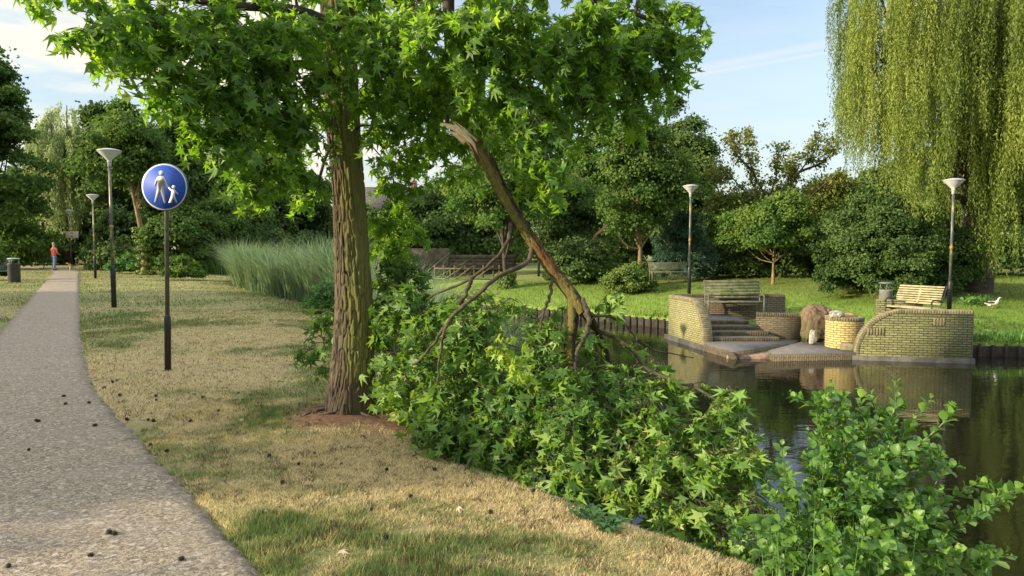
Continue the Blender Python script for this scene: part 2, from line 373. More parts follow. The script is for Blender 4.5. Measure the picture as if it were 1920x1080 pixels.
def ground():
    def axis(segs):
        out = []
        for a, b, st in segs: out.append(np.arange(a, b, st))
        return np.concatenate(out+[[segs[-1][1]]])
    xs = axis([(-600, -60, 45), (-60, -14, 1.0), (-14, -5, .22), (-5, 3.5, .06), (3.5, 18, .2), (18, 40, .8), (40, 600, 40)])
    ys = axis([(-60, -4, 4), (-4, 2.2, .4), (2.2, 9.5, .06), (9.5, 38, .2), (38, 70, .8), (70, 900, 45)])
    X, Y = np.meshgrid(xs, ys); x = X.ravel(); y = Y.ravel(); z = terr(x, y)
    nx, ny = len(xs), len(ys); i = np.arange(nx*ny).reshape(ny, nx)
    F = np.stack([i[:-1, :-1], i[:-1, 1:], i[1:, 1:], i[1:, :-1]], -1).reshape(-1, 4)
    m, nt, p, o = mat_new('lawn_ground'); v = coords(nt)
    dr = nn(nt, 'ShaderNodeAttribute', attribute_name='dry'); so = nn(nt, 'ShaderNodeAttribute', attribute_name='soil'); lu = nn(nt, 'ShaderNodeAttribute', attribute_name='lush')
    nA = noise(nt, v, 22, 6, .7); nB = noise(nt, v, 90, 4, .7); nC = noise(nt, coords(nt, 'Object', (1, .45, 1)), 2.1, 5, .6)
    dv = math_n(nt, 'ADD', dr.outputs['Fac'], math_n(nt, 'MULTIPLY', math_n(nt, 'SUBTRACT', math_n(nt, 'ADD', math_n(nt, 'MULTIPLY', nA, .6), math_n(nt, 'MULTIPLY', nC, .6)), .6), 1.3), True)
    green = mixc(nt, maprange(nt, nB, .3, .7), (.09, .12, .035), (.19, .23, .08))
    lush = mixc(nt, maprange(nt, nA, .35, .65), (.12, .22, .03), (.22, .33, .05))
    green = mixc(nt, lu.outputs['Fac'], green, lush)
    straw = mixc(nt, maprange(nt, nB, .3, .7), (.23, .17, .085), (.50, .41, .235))
    c = mixc(nt, dv, green, straw)
    c = mixc(nt, maprange(nt, math_n(nt, 'ADD', nB, math_n(nt, 'MULTIPLY', nC, .5)), .80, .98, 0, .9), c, (.06, .04, .022))
    soil = mixc(nt, maprange(nt, nA, .35, .65), (.10, .058, .036), (.21, .125, .08))
    c = mixc(nt, so.outputs['Fac'], c, soil)
    nt.links.new(c, p.inputs['Base Color']); setp(p, Roughness=.95); p.inputs['Specular IOR Level'].default_value = .15
    bump(nt, p, math_n(nt, 'ADD', nA, math_n(nt, 'MULTIPLY', nB, .5)), .75, .02)
    g = mk('ground', np.stack([x, y, z], 1), F, m, attrs={'dry': ('POINT', dryness(x, y)), 'soil': ('POINT', soilness(x, y)), 'lush': ('POINT', sst(-.5, .3, sdist(x, y, FAR))*(1-.55*sst(3.5, 8, sdist(x, y, FAR))))}, smooth=True)
    tag(g, kind='structure')
ground()
def path():
    P = spline(PATHC, 2400); T = np.gradient(P, axis=0); T /= np.linalg.norm(T, axis=1)[:, None]; N = np.stack([-T[:, 1], T[:, 0]], 1)
    us = np.linspace(-1, 1, 17); V = []; ed = []
    L = np.concatenate([[0], np.cumsum(np.linalg.norm(np.diff(P, axis=0), axis=1))])
    wl = PATHW+.05*(fbm(L*2.2, 3.3, 0, 5)-.5)*2+.06*(fbm(L*11, 3.3, 0, 4)-.5)*2; wr = PATHW+.05*(fbm(L*2.2, 9.3, 0, 5)-.5)*2+.06*(fbm(L*11, 9.3, 0, 4)-.5)*2
    for u in us:
        w = np.where(u < 0, wl, wr)*u; q = P+N*w[:, None]
        zz = .012*(1-u*u)+.006-.05*(abs(u) > .99)
        V.append(np.stack([q[:, 0], q[:, 1], np.full(len(P), zz)+.01*(fbm(q[:, 0]*.9, q[:, 1]*.9, 5, 2)-.5)], 1)); ed.append(np.full(len(P), abs(u)))
    V = np.concatenate(V); n = len(P); i = np.arange(17*n).reshape(17, n)
    F = np.stack([i[:-1, :-1], i[:-1, 1:], i[1:, 1:], i[1:, :-1]], -1).reshape(-1, 4)[:, ::-1]
    m, nt, p, o = mat_new('worn_asphalt'); v = coords(nt)
    e = nn(nt, 'ShaderNodeAttribute', attribute_name='edge')
    vo = nn(nt, 'ShaderNodeTexVoronoi', i_Scale=75.0); nt.links.new(v, vo.inputs['Vector'])
    vo2 = nn(nt, 'ShaderNodeTexVoronoi', i_Scale=170.0); nt.links.new(v, vo2.inputs['Vector'])
    sp = nn(nt, 'ShaderNodeSeparateColor'); nt.links.new(vo.outputs['Color'], sp.inputs[0]); sp2 = nn(nt, 'ShaderNodeSeparateColor'); nt.links.new(vo2.outputs['Color'], sp2.inputs[0])
    f = math_n(nt, 'ADD', math_n(nt, 'MULTIPLY', sp.outputs[0], .55), math_n(nt, 'MULTIPLY', sp2.outputs[1], .45))
    c = mixc(nt, maprange(nt, f, .12, .88), (.09, .072, .052), (.36, .295, .21)); vo3 = nn(nt, 'ShaderNodeTexVoronoi', i_Scale=42.0); nt.links.new(v, vo3.inputs['Vector']); s3 = nn(nt, 'ShaderNodeSeparateColor'); nt.links.new(vo3.outputs['Color'], s3.inputs[0]); c = mixc(nt, maprange(nt, s3.outputs[0], .86, .96, 0, .6), c, (.07, .058, .05)); c = mixc(nt, maprange(nt, s3.outputs[1], .88, .97, 0, .7), c, (.46, .42, .37))
    big = noise(nt, v, 1.6, 6, .65); mid = noise(nt, v, 14, 5, .7)
    c = mixc(nt, maprange(nt, mid, .60, .74, 0, .45), c, (.065, .055, .05))
    c = mixc(nt, maprange(nt, big, .35, .7, 0, .35), c, (.27, .235, .20))
    ee = maprange(nt, math_n(nt, 'ADD', e.outputs['Fac'], math_n(nt, 'MULTIPLY', math_n(nt, 'SUBTRACT', noise(nt, v, 9, 6, .8), .5), 1.1)), .72, 1.05, 0, .8)
    c = mixc(nt, ee, c, (.10, .075, .055))
    nt.links.new(c, p.inputs['Base Color']); setp(p, Roughness=.9)
    bump(nt, p, math_n(nt, 'SUBTRACT', math_n(nt, 'MULTIPLY', noise(nt, v, 60, 5, .8), .9), math_n(nt, 'MULTIPLY', vo2.outputs['Distance'], .4)), .6, .006)
    tag(mk('path', V, F, m, attrs={'edge': ('POINT', np.concatenate(ed))}, smooth=True), kind='structure')
path()
def water():
    m, nt, p, o = mat_new('pond_water'); v = coords(nt, 'Object', (1, 1.0, 1))
    setp(p, Roughness=.025, IOR=1.33); p.inputs['Base Color'].default_value = (.010, .010, .006, 1)
    p.inputs['Specular IOR Level'].default_value = .9
    w1 = noise(nt, coords(nt, 'Object', (1, 2.6, 1)), 1.7, 3, .5); w2 = noise(nt, coords(nt, 'Object', (1, 2.2, 1)), 7.0, 3, .5)
    msk = maprange(nt, noise(nt, v, .45, 2, .5), .46, .60, .12, 1)
    h = math_n(nt, 'ADD', math_n(nt, 'MULTIPLY', w1, .7), math_n(nt, 'MULTIPLY', math_n(nt, 'MULTIPLY', w2, msk), .30))
    bump(nt, p, h, .10, .05)
    xs = np.array([-60., -20, 0, 20, 90]); V = []
    V = [(-45, -25, WZ), (80, -25, WZ), (80, 95, WZ), (-45, 95, WZ)]
    tag(mk('water', V, [(0, 1, 2, 3)], m), kind='structure')
water()
# ------------------------------------------------------------ grass
def grass():
    def cover(n, x0, x1, y0, y1, hmin, hmax, wid, seed, fr=True, mode='near', lean=.9):
        r = np.random.default_rng(seed)
        x = r.uniform(x0, x1, n); y = y0+(y1-y0)*r.uniform(0, 1, n)**1.25
        # keep what the lens and a step to its side can see
        k = (np.abs(x) < .80*y+1.5)
        k &= pathd(x, y) > PATHW-.20+.26*fbm(x*9, y*9, 2, 3)
        s = sdist(x, y, NEAR); t = sdist(x, y, FAR)
        k &= ((s < 1.7) & (t < 0)) if mode == 'near' else (t > .12)
        k &= soilness(x, y) < r.uniform(.1, .9, n)
        cl = fbm(x*6, y*6, 9, 3); k &= cl > r.uniform(.13, .52, n)
        x, y, s, t = x[k], y[k], s[k], t[k]; n = len(x)
        z = terr(x, y)-.004
        d = dryness(x, y)*.9+r.normal(0, .22, n)+.9*(fbm(x*11, y*11, 3, 3)-.5)
        g = sst(.6, .0, dryness(x, y))
        h = r.uniform(hmin, hmax, n)*(.75+.7*g)*(1+1.6*sst(.1, 1.2, s)*(mode == 'near'))
        a = r.uniform(0, 2*np.pi, n); ln = r.uniform(.25, lean, n)*h*(1.7-.9*g)
        wv = wid*r.uniform(.6, 1.3, n); b = a+r.uniform(.8, 2.3, n)
        base = np.stack([x, y, z], 1); side = np.stack([np.cos(b)*wv, np.sin(b)*wv, np.zeros(n)], 1)
        tip = base+np.stack([np.cos(a)*ln, np.sin(a)*ln, h*(1-.3*ln/h*.5)], 1)
        V = np.stack([base-side, base+side, tip], 1).reshape(-1, 3)
        rnd = np.clip(d*.98+.02 if mode == 'near' else d*.8-.05, 0, .98)
        if mode == 'near': rnd = np.where(r.random(n) < .07+.45*sst(.52, .68, fbm(x*14, y*14, 7, 3)), 1.36, rnd)
        return V, rnd
    parts = [cover(520000, -3.2, 2.6, 2.4, 7.5, .018, .045, .0026, 1), cover(260000, -9, 1, 6.5, 18, .022, .055, .0048, 2), cover(120000, -30, 0, 15, 48, .025, .07, .012, 3)]
    V = np.concatenate([p[0] for p in parts]); r_ = np.concatenate([p[1] for p in parts]); F = np.arange(len(V)).reshape(-1, 3)
    tag(mk('lawn_grass', V, F, M['grass_blade'], attrs={'rnd': ('FACE', r_/1.0)}), 'short mown grass, part bleached to straw, on the near lawn', 'grass', kind='stuff')
    V, r_ = cover(150000, -6, 30, 20, 40, .05, .11, .011, 4, mode='far')
    tag(mk('bank_grass', V, np.arange(len(V)).reshape(-1, 3), M['bankgrass'], attrs={'rnd': ('FACE', r_)}), 'bright green grass on the bank across the water', 'grass', kind='stuff')
grass()
#%%PART2
# ------------------------------------------------------------ sprays of leaves on twigs
def sprays(blobs, seed, size, leaves=13, hang=.8, tw=None, glen=.75, droop=.55, up=.6, twr=.0028, inner=.25):
    """blobs: (centre, radius, number of sprays). Returns leaf arrays; twigs go into tw"""
    r = np.random.default_rng(seed); O = []; DD = []; N = []; S = []; K = []
    for bi, (c, rad, ns) in enumerate(blobs):
        for _ in range(int(ns)):
            u = unit(1, r)[0]; st = c+u*rad*r.uniform(0, inner)*np.array([1, 1, .8]); d = unit(1, r)[0]*.55+u*.7; d[2] = d[2]*.7+.05
            d /= np.linalg.norm(d); L = rad*r.uniform(glen*.6, glen*1.25)
            n = max(4, int(leaves*r.uniform(.7, 1.3)*min(1.3, L/.32))); t = np.linspace(.12, 1, n)**.85
            P = st+d*L*t[:, None]+np.array([0, 0, -1])*(droop*L*t[:, None]**2)
            T = d+np.array([0, 0, -2*droop])*t[:, None]; T /= np.linalg.norm(T, axis=1)[:, None]
            if tw is not None:
                tt = np.linspace(0, 1, 5)[:, None]; tw.tube(st+d*L*tt+np.array([0, 0, -1])*droop*L*tt**2, np.linspace(twr*1.5, twr*.6, 5), 4, False)
            sd_ = np.cross(T, unit(n, r)); sd_ /= np.linalg.norm(sd_, axis=1)[:, None]+1e-9
            ld = T*.45+sd_*.8+np.array([0, 0, -hang])+unit(n, r)*.25; ld /= np.linalg.norm(ld, axis=1)[:, None]
            pet = ld*.035+T*.01
            nm = unit(n, r)*.75+np.array([0, 0, up])-T*.1+np.cross(ld, sd_)*.3
            O.append(P+pet); DD.append(ld); N.append(nm); S.append(size*r.uniform(.45, 1.25, n)); K.append(np.full(n, bi))
    return np.concatenate(O), np.concatenate(DD), np.concatenate(N), np.concatenate(S), np.concatenate(K)
def leaves_obj(name, T, TF, data, mat, parent, seed, smooth=False):
    O, DD, N, S, K = data; r = np.random.default_rng(seed)
    V, F = scatter(T, TF, O, frames(DD, N), S)
    V = V.reshape(len(O), -1, 3); cu = (r.uniform(-.6, 2.6, len(O))*S)[:, None]*T[None, :, 2]; nz = frames(DD, N)[:, 2]; V = V+cu[..., None]*nz[:, None]
    rn = np.clip(r.beta(2, 2.6, len(O))+.08*r.normal(size=len(O)), 0, 1)
    return mk(name, V.reshape(-1, 3), F, mat, parent, attrs={'rnd': ('FACE', np.repeat(rn, len(TF)))}, smooth=smooth)
def connect(blobs, nodes, mb, seed, r0=.022, sag=.12):
    """grow a limb from the nearest point of the skeleton to every blob; nodes: list of (point, radius)"""
    r = np.random.default_rng(seed); src = nodes[0][0]
    for c, rad, ns in sorted(blobs, key=lambda b: np.linalg.norm(b[0]-src)):
        P = np.array([n[0] for n in nodes]); dd = np.linalg.norm(P-c, axis=1)+.35*np.maximum(0, P[:, 2]-c[2]-1.5); j = int(np.argmin(dd)); a, ra = nodes[j]
        L = np.linalg.norm(c-a); ra = min(ra*.8, r0*(.6+L)); mid = (a+c)/2+np.array([0, 0, sag*L])+unit(1, r)[0]*.08*L
        Q = spline([a, (a*.6+mid*.4)+unit(1, r)[0]*.05*L, mid, c], 9); rr = np.linspace(ra, max(.004, ra*.4), 9); mb.tube(Q, rr, 6, False)
        for k in (3, 5, 7, 8): nodes.append((Q[k], rr[k]))
def bark_tube(ctr, rad, nseg, nrow, amp, fx, fz, seed, flare=None, mossdir=(1, 0, 0), mossk=.5, red=None):
    """a displaced bark surface round a curve; returns V, F, attrs"""
    P = spline(ctr, nrow); rr = np.interp(np.linspace(0, 1, nrow), np.linspace(0, 1, len(rad)), rad)
    T = np.gradient(P, axis=0); T /= np.linalg.norm(T, axis=1)[:, None]; a = np.array([1.0, 0, 0]) if abs(T[0][0]) < .8 else np.array([0, 0, 1.0])
    ang = np.linspace(0, 2*np.pi, nseg, endpoint=False); L = np.concatenate([[0], np.cumsum(np.linalg.norm(np.diff(P, axis=0), axis=1))])
    A = np.empty((nrow, 3)); B = np.empty((nrow, 3))
    for i in range(nrow):
        b = np.cross(T[i], a); b /= np.linalg.norm(b); a = np.cross(b, T[i]); A[i] = a; B[i] = b
    nrm = np.cos(ang)[None, :, None]*A[:, None]+np.sin(ang)[None, :, None]*B[:, None]
    R_ = rr[:, None]+0*ang[None]
    if flare is not None: R_ = R_+flare(ang[None], L[:, None])
    qx, qy, qz = np.cos(ang)[None]*R_*fx, np.sin(ang)[None]*R_*fx, (L[:, None]+0*R_)*fz
    wx = .9*(vn(qx*.35+seed, qy*.35, qz*.5)-.5); wy = .9*(vn(qx*.35, qy*.35+seed, qz*.5+9)-.5)
    n1 = vn(qx+wx+seed, qy+wy, qz); n2 = vn(qx*2.1+3, qy*2.1+seed, qz*2.0)
    ridge = 1-np.abs(2*n1-1); n3 = vn(qx*.9+7, qy*.9+seed, qz*.42); cav = np.clip(.30*n2+.55*sst(.0, .42, np.abs(2*n1-1))+.45*sst(0, .35, np.abs(2*n3-1)), 0, 1.15)
    V = P[:, None]+nrm*(R_+amp*(cav-.55))[..., None]
    i = np.arange(nrow*nseg).reshape(nrow, nseg); j = np.roll(i, -1, axis=1)
    F = np.stack([i[:-1], j[:-1], j[1:], i[1:]], -1).reshape(-1, 4)
    md = np.array(mossdir)/np.linalg.norm(mossdir); ms = mossk+.5*(nrm@md)
    at = {'cav': ('POINT', cav.ravel()), 'moss': ('POINT', np.clip(ms, 0, 1.2).ravel())}
    if red is not None: at['red'] = ('POINT', red(ang[None], L[:, None]+0*ang[None], P[:, None, 2]+0*ang[None]).ravel())
    return V.reshape(-1, 3), F, at
# ------------------------------------------------------------ the sweetgum by the path
def px_blob(px, py, d, rp, k=1.0):
    rad = rp*d/F_PX; return (D(px, py, d), rad, max(3, k*(rp/10.0)**1.6*1.15))
def sweetgum():
    root = thing('sweetgum_tree', 'large sweetgum tree with ridged mossy trunk growing on the lawn edge between path and pond', 'tree', (TX, TY, 0))
    o3 = np.array([TX, TY, 0.0])
    cl = [(657, 800, .0), (657, 780, 0), (661, 700, 0), (664, 600, 0), (661, 500, 0), (653, 350, 0), (641, 200, .0), (633, 0, 0)]
    pts = [D(px, py, TY+dy) for px, py, dy in cl]; pts[0][2] = -.12
    top = pts[-1]; pts += [top+np.array([-.08, .05, 1.3]), top+np.array([-.02, .1, 3.0]), top+np.array([.1, .1, 4.8])]
    rad = [.215, .205, .185, .172, .160, .153, .150, .138, .11, .07, .03]
    Lp = np.concatenate([[0], np.cumsum(np.linalg.norm(np.diff(np.array(pts), axis=0), axis=1))])
    rad = np.interp(np.linspace(0, 1, 60), np.linspace(0, 1, len(pts)), rad)
    def flare(a, L): return .075*np.exp(-L/.22)*(1+.55*np.cos(3*a+.6)+.35*np.cos(5*a+2))+.012*np.cos(2*a+L*1.3)
    def red(a, L, z): return np.clip(sst(1.55, 1.75, z)*sst(2.5, 2.25, z)*sst(.15, .55, -np.cos(a-.25)*.6-np.sin(a)*.75)*(.4+fbm(a*3, z*7, 1, 3)) + .5*sst(.6, 1.6, z)*sst(2.6, 1.7, z)*sst(.45, .7, fbm(a*2.5, z*2.2, 4, 3)), 0, 1)
    V, F, at = bark_tube(np.array(pts)-o3, rad, 520, 1500, .021, 40, 8.5, 5, flare, (.95, -.35, .1), .46, red)
    tr = mk('trunk', V, F, M['bark'], root, attrs=at, smooth=True)
    mb = MB()
    for a0, L0, r0, w in ((3.5, .42, .02, .5), (2.9, .30, .018, .3), (4.2, .26, .016, -.4), (5.3, .24, .016, .4), (.1, .30, .02, -.2)):
        q = []
        for t in np.linspace(0, 1, 8):
            rr_ = .17+L0*t; a_ = a0+w*t*t; X, Y = rr_*math.cos(a_), rr_*math.sin(a_); q.append((X, Y, float(terr(TX+X, TY+Y, False))+.015-.035*t*t))
        mb.tube(spline(q, 14), np.linspace(r0, .008, 14), 8, False)
    mb.build('surface_root', M['twig'], root, True)
    # crown -------------------------------------------------
    B = []
    vis = [(165,60,4.7,55),(205,35,4.9,60),(250,85,5.0,60),(250,15,5.2,70),(310,45,5.2,75),(330,130,5.3,70),(285,150,5.0,42),(390,80,5.4,85),(400,170,5.4,75),(370,240,5.3,48),
        (440,250,5.5,70),(470,120,5.6,90),(480,200,5.8,80),(520,50,5.8,90),(555,150,6.0,80),(560,240,6.0,75),(500,300,5.7,60),(545,330,5.9,60),(590,370,6.3,36),(480,340,5.5,40),(400,20,5.6,80),(585,60,6.3,70),(600,190,6.5,50),(455,300,5.4,35),(350,195,5.1,40),
        (640,165,6.1,26),(628,20,5.9,25),(700,50,6.2,70),(720,140,6.3,70),(720,240,6.6,45),(760,90,6.0,85),(800,190,6.6,75),(840,50,5.8,90),(850,140,6.6,80),(900,190,6.8,70),(930,90,5.8,90),(960,20,5.6,80),
        (985,180,5.8,75),(1010,250,5.6,55),(1035,315,5.5,45),(1025,360,5.5,26),(1060,100,5.9,85),(1090,185,6.0,62),(1100,30,5.8,90),(1150,110,6.1,80),(1170,195,6.2,48),(1215,140,6.3,60),(1215,60,6.2,80),(1255,20,6.2,60),(1280,75,6.2,38),(1310,60,6.1,28),(1240,190,6.4,30),
        (890,265,7.0,40),(985,262,5.6,34),(970,300,5.5,26),(760,270,6.9,45),(820,260,7.3,45),(740,330,7.2,42),(725,400,7.3,45),(735,450,7.4,38),(760,390,7.5,32),(720,300,7.0,30),(790,310,7.6,36),(850,255,7.2,48),(745,350,7.0,38),(735,420,7.1,38),(765,345,7.2,34),(712,400,7.0,26),(715,470,7.1,30),(770,435,7.3,34),(750,490,7.3,34),(1025,300,5.5,36),(1005,220,5.6,40),(690,190,6.3,34),(660,150,6.2,22),(910,225,7.0,45),(950,290,7.0,36),(880,320,7.6,34),(1050,240,6.6,48),(1000,330,6.3,34),(850,310,7.6,28),
        (300,-40,5.2,60),(60,-15,4.6,28),(115,-18,4.7,30),(180,-20,4.8,40),(700,-20,6.6,60),(780,10,6.2,60),(760,-40,6.4,60),(880,-30,6.2,60),(1000,-40,6.2,60),(1120,-40,6.2,60),(1200,-20,6.3,55),(540,-30,6.2,60),(450,-40,5.8,60),(620,-40,7.2,50),(690,20,7.2,50)]
    for px, py, d, rp in vis:
        if rp: B.append(px_blob(px, py, d, rp, .86 if px < 650 else 1.0))
    # the depth of the crown behind and in front of those, and its top above the picture
    r = np.random.default_rng(21)
    for px, py, d, rp in [(350,60,6.8,100),(450,180,7.2,100),(560,80,7.8,110),(720,60,7.9,110),(820,140,8.0,110),(930,60,7.6,110),(1050,110,7.6,110),(1150,60,7.5,100),(700,160,8.4,90),(900,190,7.7,80),(1000,190,7.4,70),(520,230,7.6,70),(1110,150,7.3,80)]:
        B.append(px_blob(px, py, d, rp, .42))
    for k in range(20):
        a = r.uniform(0, 6.28); q = r.uniform(.5, 2.9); z = r.uniform(4.4, 8.6); q *= (1.15-.75*(z-4.4)/4.5)
        B.append((np.array([TX+.1+q*math.cos(a)*1.1, TY-.2+q*math.sin(a)*.85, z]), r.uniform(.45, .7), 20))
    Bl = [(c-o3, a, b) for c, a, b in B]
    tp = spline(np.array(pts)-o3, 40); nodes = [(p, .05) for p in tp if p[2] > 2.6]
    limbs = MB(); hero = [[(650,60,6.75),(560,20,6.2),(430,10,5.7),(300,-10,5.3)], [(650,10,6.75),(760,-30,6.3),(900,-40,6.0),(1080,-10,6.0),(1230,40,6.2)], [(655,120,6.75),(720,60,7.2),(840,-20,7.8)], [(640,150,6.7),(560,120,6.4),(470,160,6.0)], [(840,-10,6.2),(842,80,6.2),(845,170,6.1),(838,232,6.1)]]
    for hq in hero:
        Q = spline([D(*h)-o3 for h in hq], 16); rr = np.linspace(.055, .018, 16); limbs.tube(Q, rr, 9, False); nodes += [(Q[i], rr[i]) for i in range(2, 16)]
    connect(Bl, nodes, limbs, 5, .02, .10)
    limbs.build('branches', M['twig'], root, True)
    tw = MB(); dat = sprays(Bl, 11, .073, 13, 1.25, tw, .85, .6, .4)
    tw.build('twigs', M['twig'], root)
    leaves_obj('crown', STAR, STARF, dat, M['gum'], root, 3)
    print('sweetgum leaves', len(dat[0]))
    # leafy suckers low on the far side of the trunk
    sb = [px_blob(595,600,7.3,30,1.4), px_blob(578,655,7.3,28,1.5), px_blob(600,690,7.2,20,1.5), px_blob(620,580,7.4,24,1.3), px_blob(605,635,7.2,25,1.3)]
    sb = [(c-o3, a, b) for c, a, b in sb]; mb2 = MB(); connect(sb, [(np.array([-.05, .2, .35]), .02), (np.array([-.05, .2, .8]), .02)], mb2, 9, .012)
    dat = sprays(sb, 12, .07, 12, .6, mb2); mb2.build('sucker_stems', M['twig'], root); leaves_obj('sucker_leaves', STAR, STARF, dat, M['gum_fallen'], root, 4)
sweetgum()
# ------------------------------------------------------------ the broken-off limb
def fallen_limb():
    org = D(1080, 700, 5.6); org[2] = -.3
    root = thing('broken_branch', 'snapped leafy limb with pale torn wood at its top, fallen beside the trunk', 'fallen branch', org)
    W = lambda px, py, d: D(px, py, d)-org
    main = [W(893,272,5.95), W(915,305,5.9), W(938,350,5.85), W(965,400,5.8), (W(1000,455,5.75)), W(1035,505,5.7), W(1070,550,5.65), W(1095,585,5.6)]
    V, F, at = bark_tube(main, [.053, .055, .049, .045, .042, .046, .048, .042], 90, 420, .012, 42, 14, 3, None, (-.9, -.3, .3), .5,
        lambda a, L, z: np.clip(sst(.88, 1.0, L)*sst(1.36, 1.2, L)*sst(.35, .55, fbm(a*1.5, L*5, 2, 3)+.12)+sst(.12, .0, L)*.9, 0, 1))
    mk('limb', V, F, M['bark_limb'], root, attrs=at, smooth=True)
    # torn wood wedge
    m, nt, p, o = mat_new('torn_wood'); v = coords(nt)
    at_ = nn(nt, 'ShaderNodeAttribute', attribute_name='cav')
    n = noise(nt, coords(nt, 'Object', (30, 30, 30)), 1.6, 5, .7)
    c = mixc(nt, maprange(nt, n, .3, .7), (.90, .72, .50), (.66, .46, .28)); c = mixc(nt, at_.outputs['Fac'], c, (.07, .022, .012))
    nt.links.new(c, p.inputs['Base Color']); setp(p, Roughness=.8); bump(nt, p, n, .6, .01)
    ax = [W(905,298,5.93), W(893,275,5.93), W(876,256,5.92), W(858,243,5.92), W(842,236,5.93), W(826,231,5.95)]
    P = spline(ax, 60); nseg = 40; ang = np.linspace(0, 2*np.pi, nseg, endpoint=False); T = np.gradient(P, axis=0); T /= np.linalg.norm(T, axis=1)[:, None]
    t = np.linspace(0, 1, 60); R1 = .062*(1-t)**.62+.004; VV = []; cav = []
    for i in range(60):
        up = np.array([.35, -.55, .75]); b = np.cross(T[i], up); b /= np.linalg.norm(b); a = np.cross(b, T[i])
        fib = .006*np.sin(ang*11+4*vn(t[i]*5, 1)) ; rr = R1[i]+fib*(1-t[i])
        VV.append(P[i]+(np.cos(ang)*rr*.55)[:, None]*a+(np.sin(ang)*rr)[:, None]*b)
        cav.append(np.clip(sst(.30, .16, t[i]+.14*np.sin(ang*5)+.12*(vn(ang*4, t[i]*9)-.5)) + .6*(np.cos(ang) < -.6)*(t[i] < .6), 0, 1))
    i = np.arange(60*nseg).reshape(60, nseg); j = np.roll(i, -1, axis=1)
    F = [tuple(q) for q in np.stack([i[:-1], j[:-1], j[1:], i[1:]], -1).reshape(-1, 4)]
    tw_ = mk('torn_end', np.concatenate(VV), np.array(F), m, root, attrs={'cav': ('POINT', np.concatenate(cav))}, smooth=True)
    for q in ([W(876,262,5.90), W(860,240,5.90), W(848,227,5.91)], [W(890,268,5.92), W(872,244,5.95), W(851,226,5.97)], [W(872,268,5.9), W(850,250,5.9), W(836,247,5.9)]):
        s = MB(); s.tube(spline(q, 8), [.020, .018, .016, .013, .010, .007, .004, .001], 6); o_ = s.build('splinter', m, root)
    # forks and boughs
    heavy = [([W(1072,552,5.65), W(1074,600,5.62), W(1068,650,5.6), W(1074,700,5.55), W(1092,745,5.5)], (.040, .044, .041, .034, .024)),
        ([W(1088,570,5.62), W(1112,610,5.75), W(1132,650,5.9), W(1142,690,6.0), W(1150,740,6.05)], (.041, .034, .028, .024, .018)),
        ([W(958,418,5.8), W(950,458,5.72), W(912,500,5.65), W(868,530,5.65), W(800,560,5.75)], (.022, .017, .014, .012, .008)),
        ([W(998,458,5.75), W(990,490,5.65), W(945,512,5.5), W(893,552,5.45), W(845,600,5.5), W(826,650,5.55), W(822,720,5.6)], (.025, .021, .019, .018, .016, .012, .008)),
        ([W(885,520,5.65), W(875,548,5.6), W(862,570,5.6)], (.02, .017, .02)),
        ([W(1092,560,5.58), W(1102,590,5.5), W(1102,620,5.45), W(1085,655,5.42), W(1080,700,5.4)], (.02, .022, .02, .018, .015)),
        ([W(1038,520,5.68), W(1030,555,5.6), W(1018,590,5.55), W(1012,625,5.5)], (.014, .015, .011, .008)),
        ([W(1120,620,5.8), W(1165,640,5.7), W(1230,700,5.5), W(1330,740,5.3), W(1400,800,5.2)], (.02, .017, .014, .012, .008)),
        ([W(1140,700,5.95), W(1200,780,5.5), W(1290,850,5.1), W(1380,900,4.9)], (.022, .02, .016, .01)),
        ([W(1092,745,5.5), W(1070,820,5.2), W(1105,880,4.95)], (.03, .022, .012)), ([W(822,720,5.6), W(860,780,5.7), W(930,830,5.6)], (.012, .01, .008)),
        ([W(1150,740,6.05), W(1180,820,5.7), W(1240,900,5.3), W(1330,960,4.9)], (.024, .02, .016, .01)),
        ([W(845,600,5.5), W(800,660,5.8), W(760,700,6.2)], (.016, .012, .008)), ([W(1095,590,5.55), W(1160,600,5.7), W(1215,650,5.8), W(1300,670,5.9)], (.012, .01, .008, .005))]
    mb = MB(); nodes = []
    M['mossy_twig'] = simple('mossy_twig_bark', (.10, .08, .045), .9, var=.5, scale=18, bmp=.8, bd=.01, col2=(.03, .024, .014)); bb = mb
    for Q, rr in heavy:
        n = 8*len(Q); S_ = spline(Q, n); tt_ = np.arange(n)*.55; S_ = S_+.022*np.stack([vn(tt_, rr[0]*90), vn(tt_, rr[0]*190+5), vn(tt_, rr[0]*290+9)], 1)-.011; r_ = np.interp(np.linspace(0, 1, n), np.linspace(0, 1, len(rr)), rr)
        if rr[0] > .028 and rr[0] != .03 or rr[0] in (.02,) and Q[0][2] > 5: pass
        V, F, at = bark_tube(Q, rr, 28, 90, .006, 50, 20, 7, None, (-.9, -.3, .3), .45, None) if rr[0] > .039 else (None, None, None)
        if V is not None: mk('bough', V, F, M['bark_limb'], root, attrs=at, smooth=True)
        else: bb.tube(S_, r_*.9*(1+.25*(vn(np.arange(n)*.9, 4.0)-.5)), 8)
        nodes += [(S_[k], r_[k]) for k in range(n//3, n, 3)]
    B = []
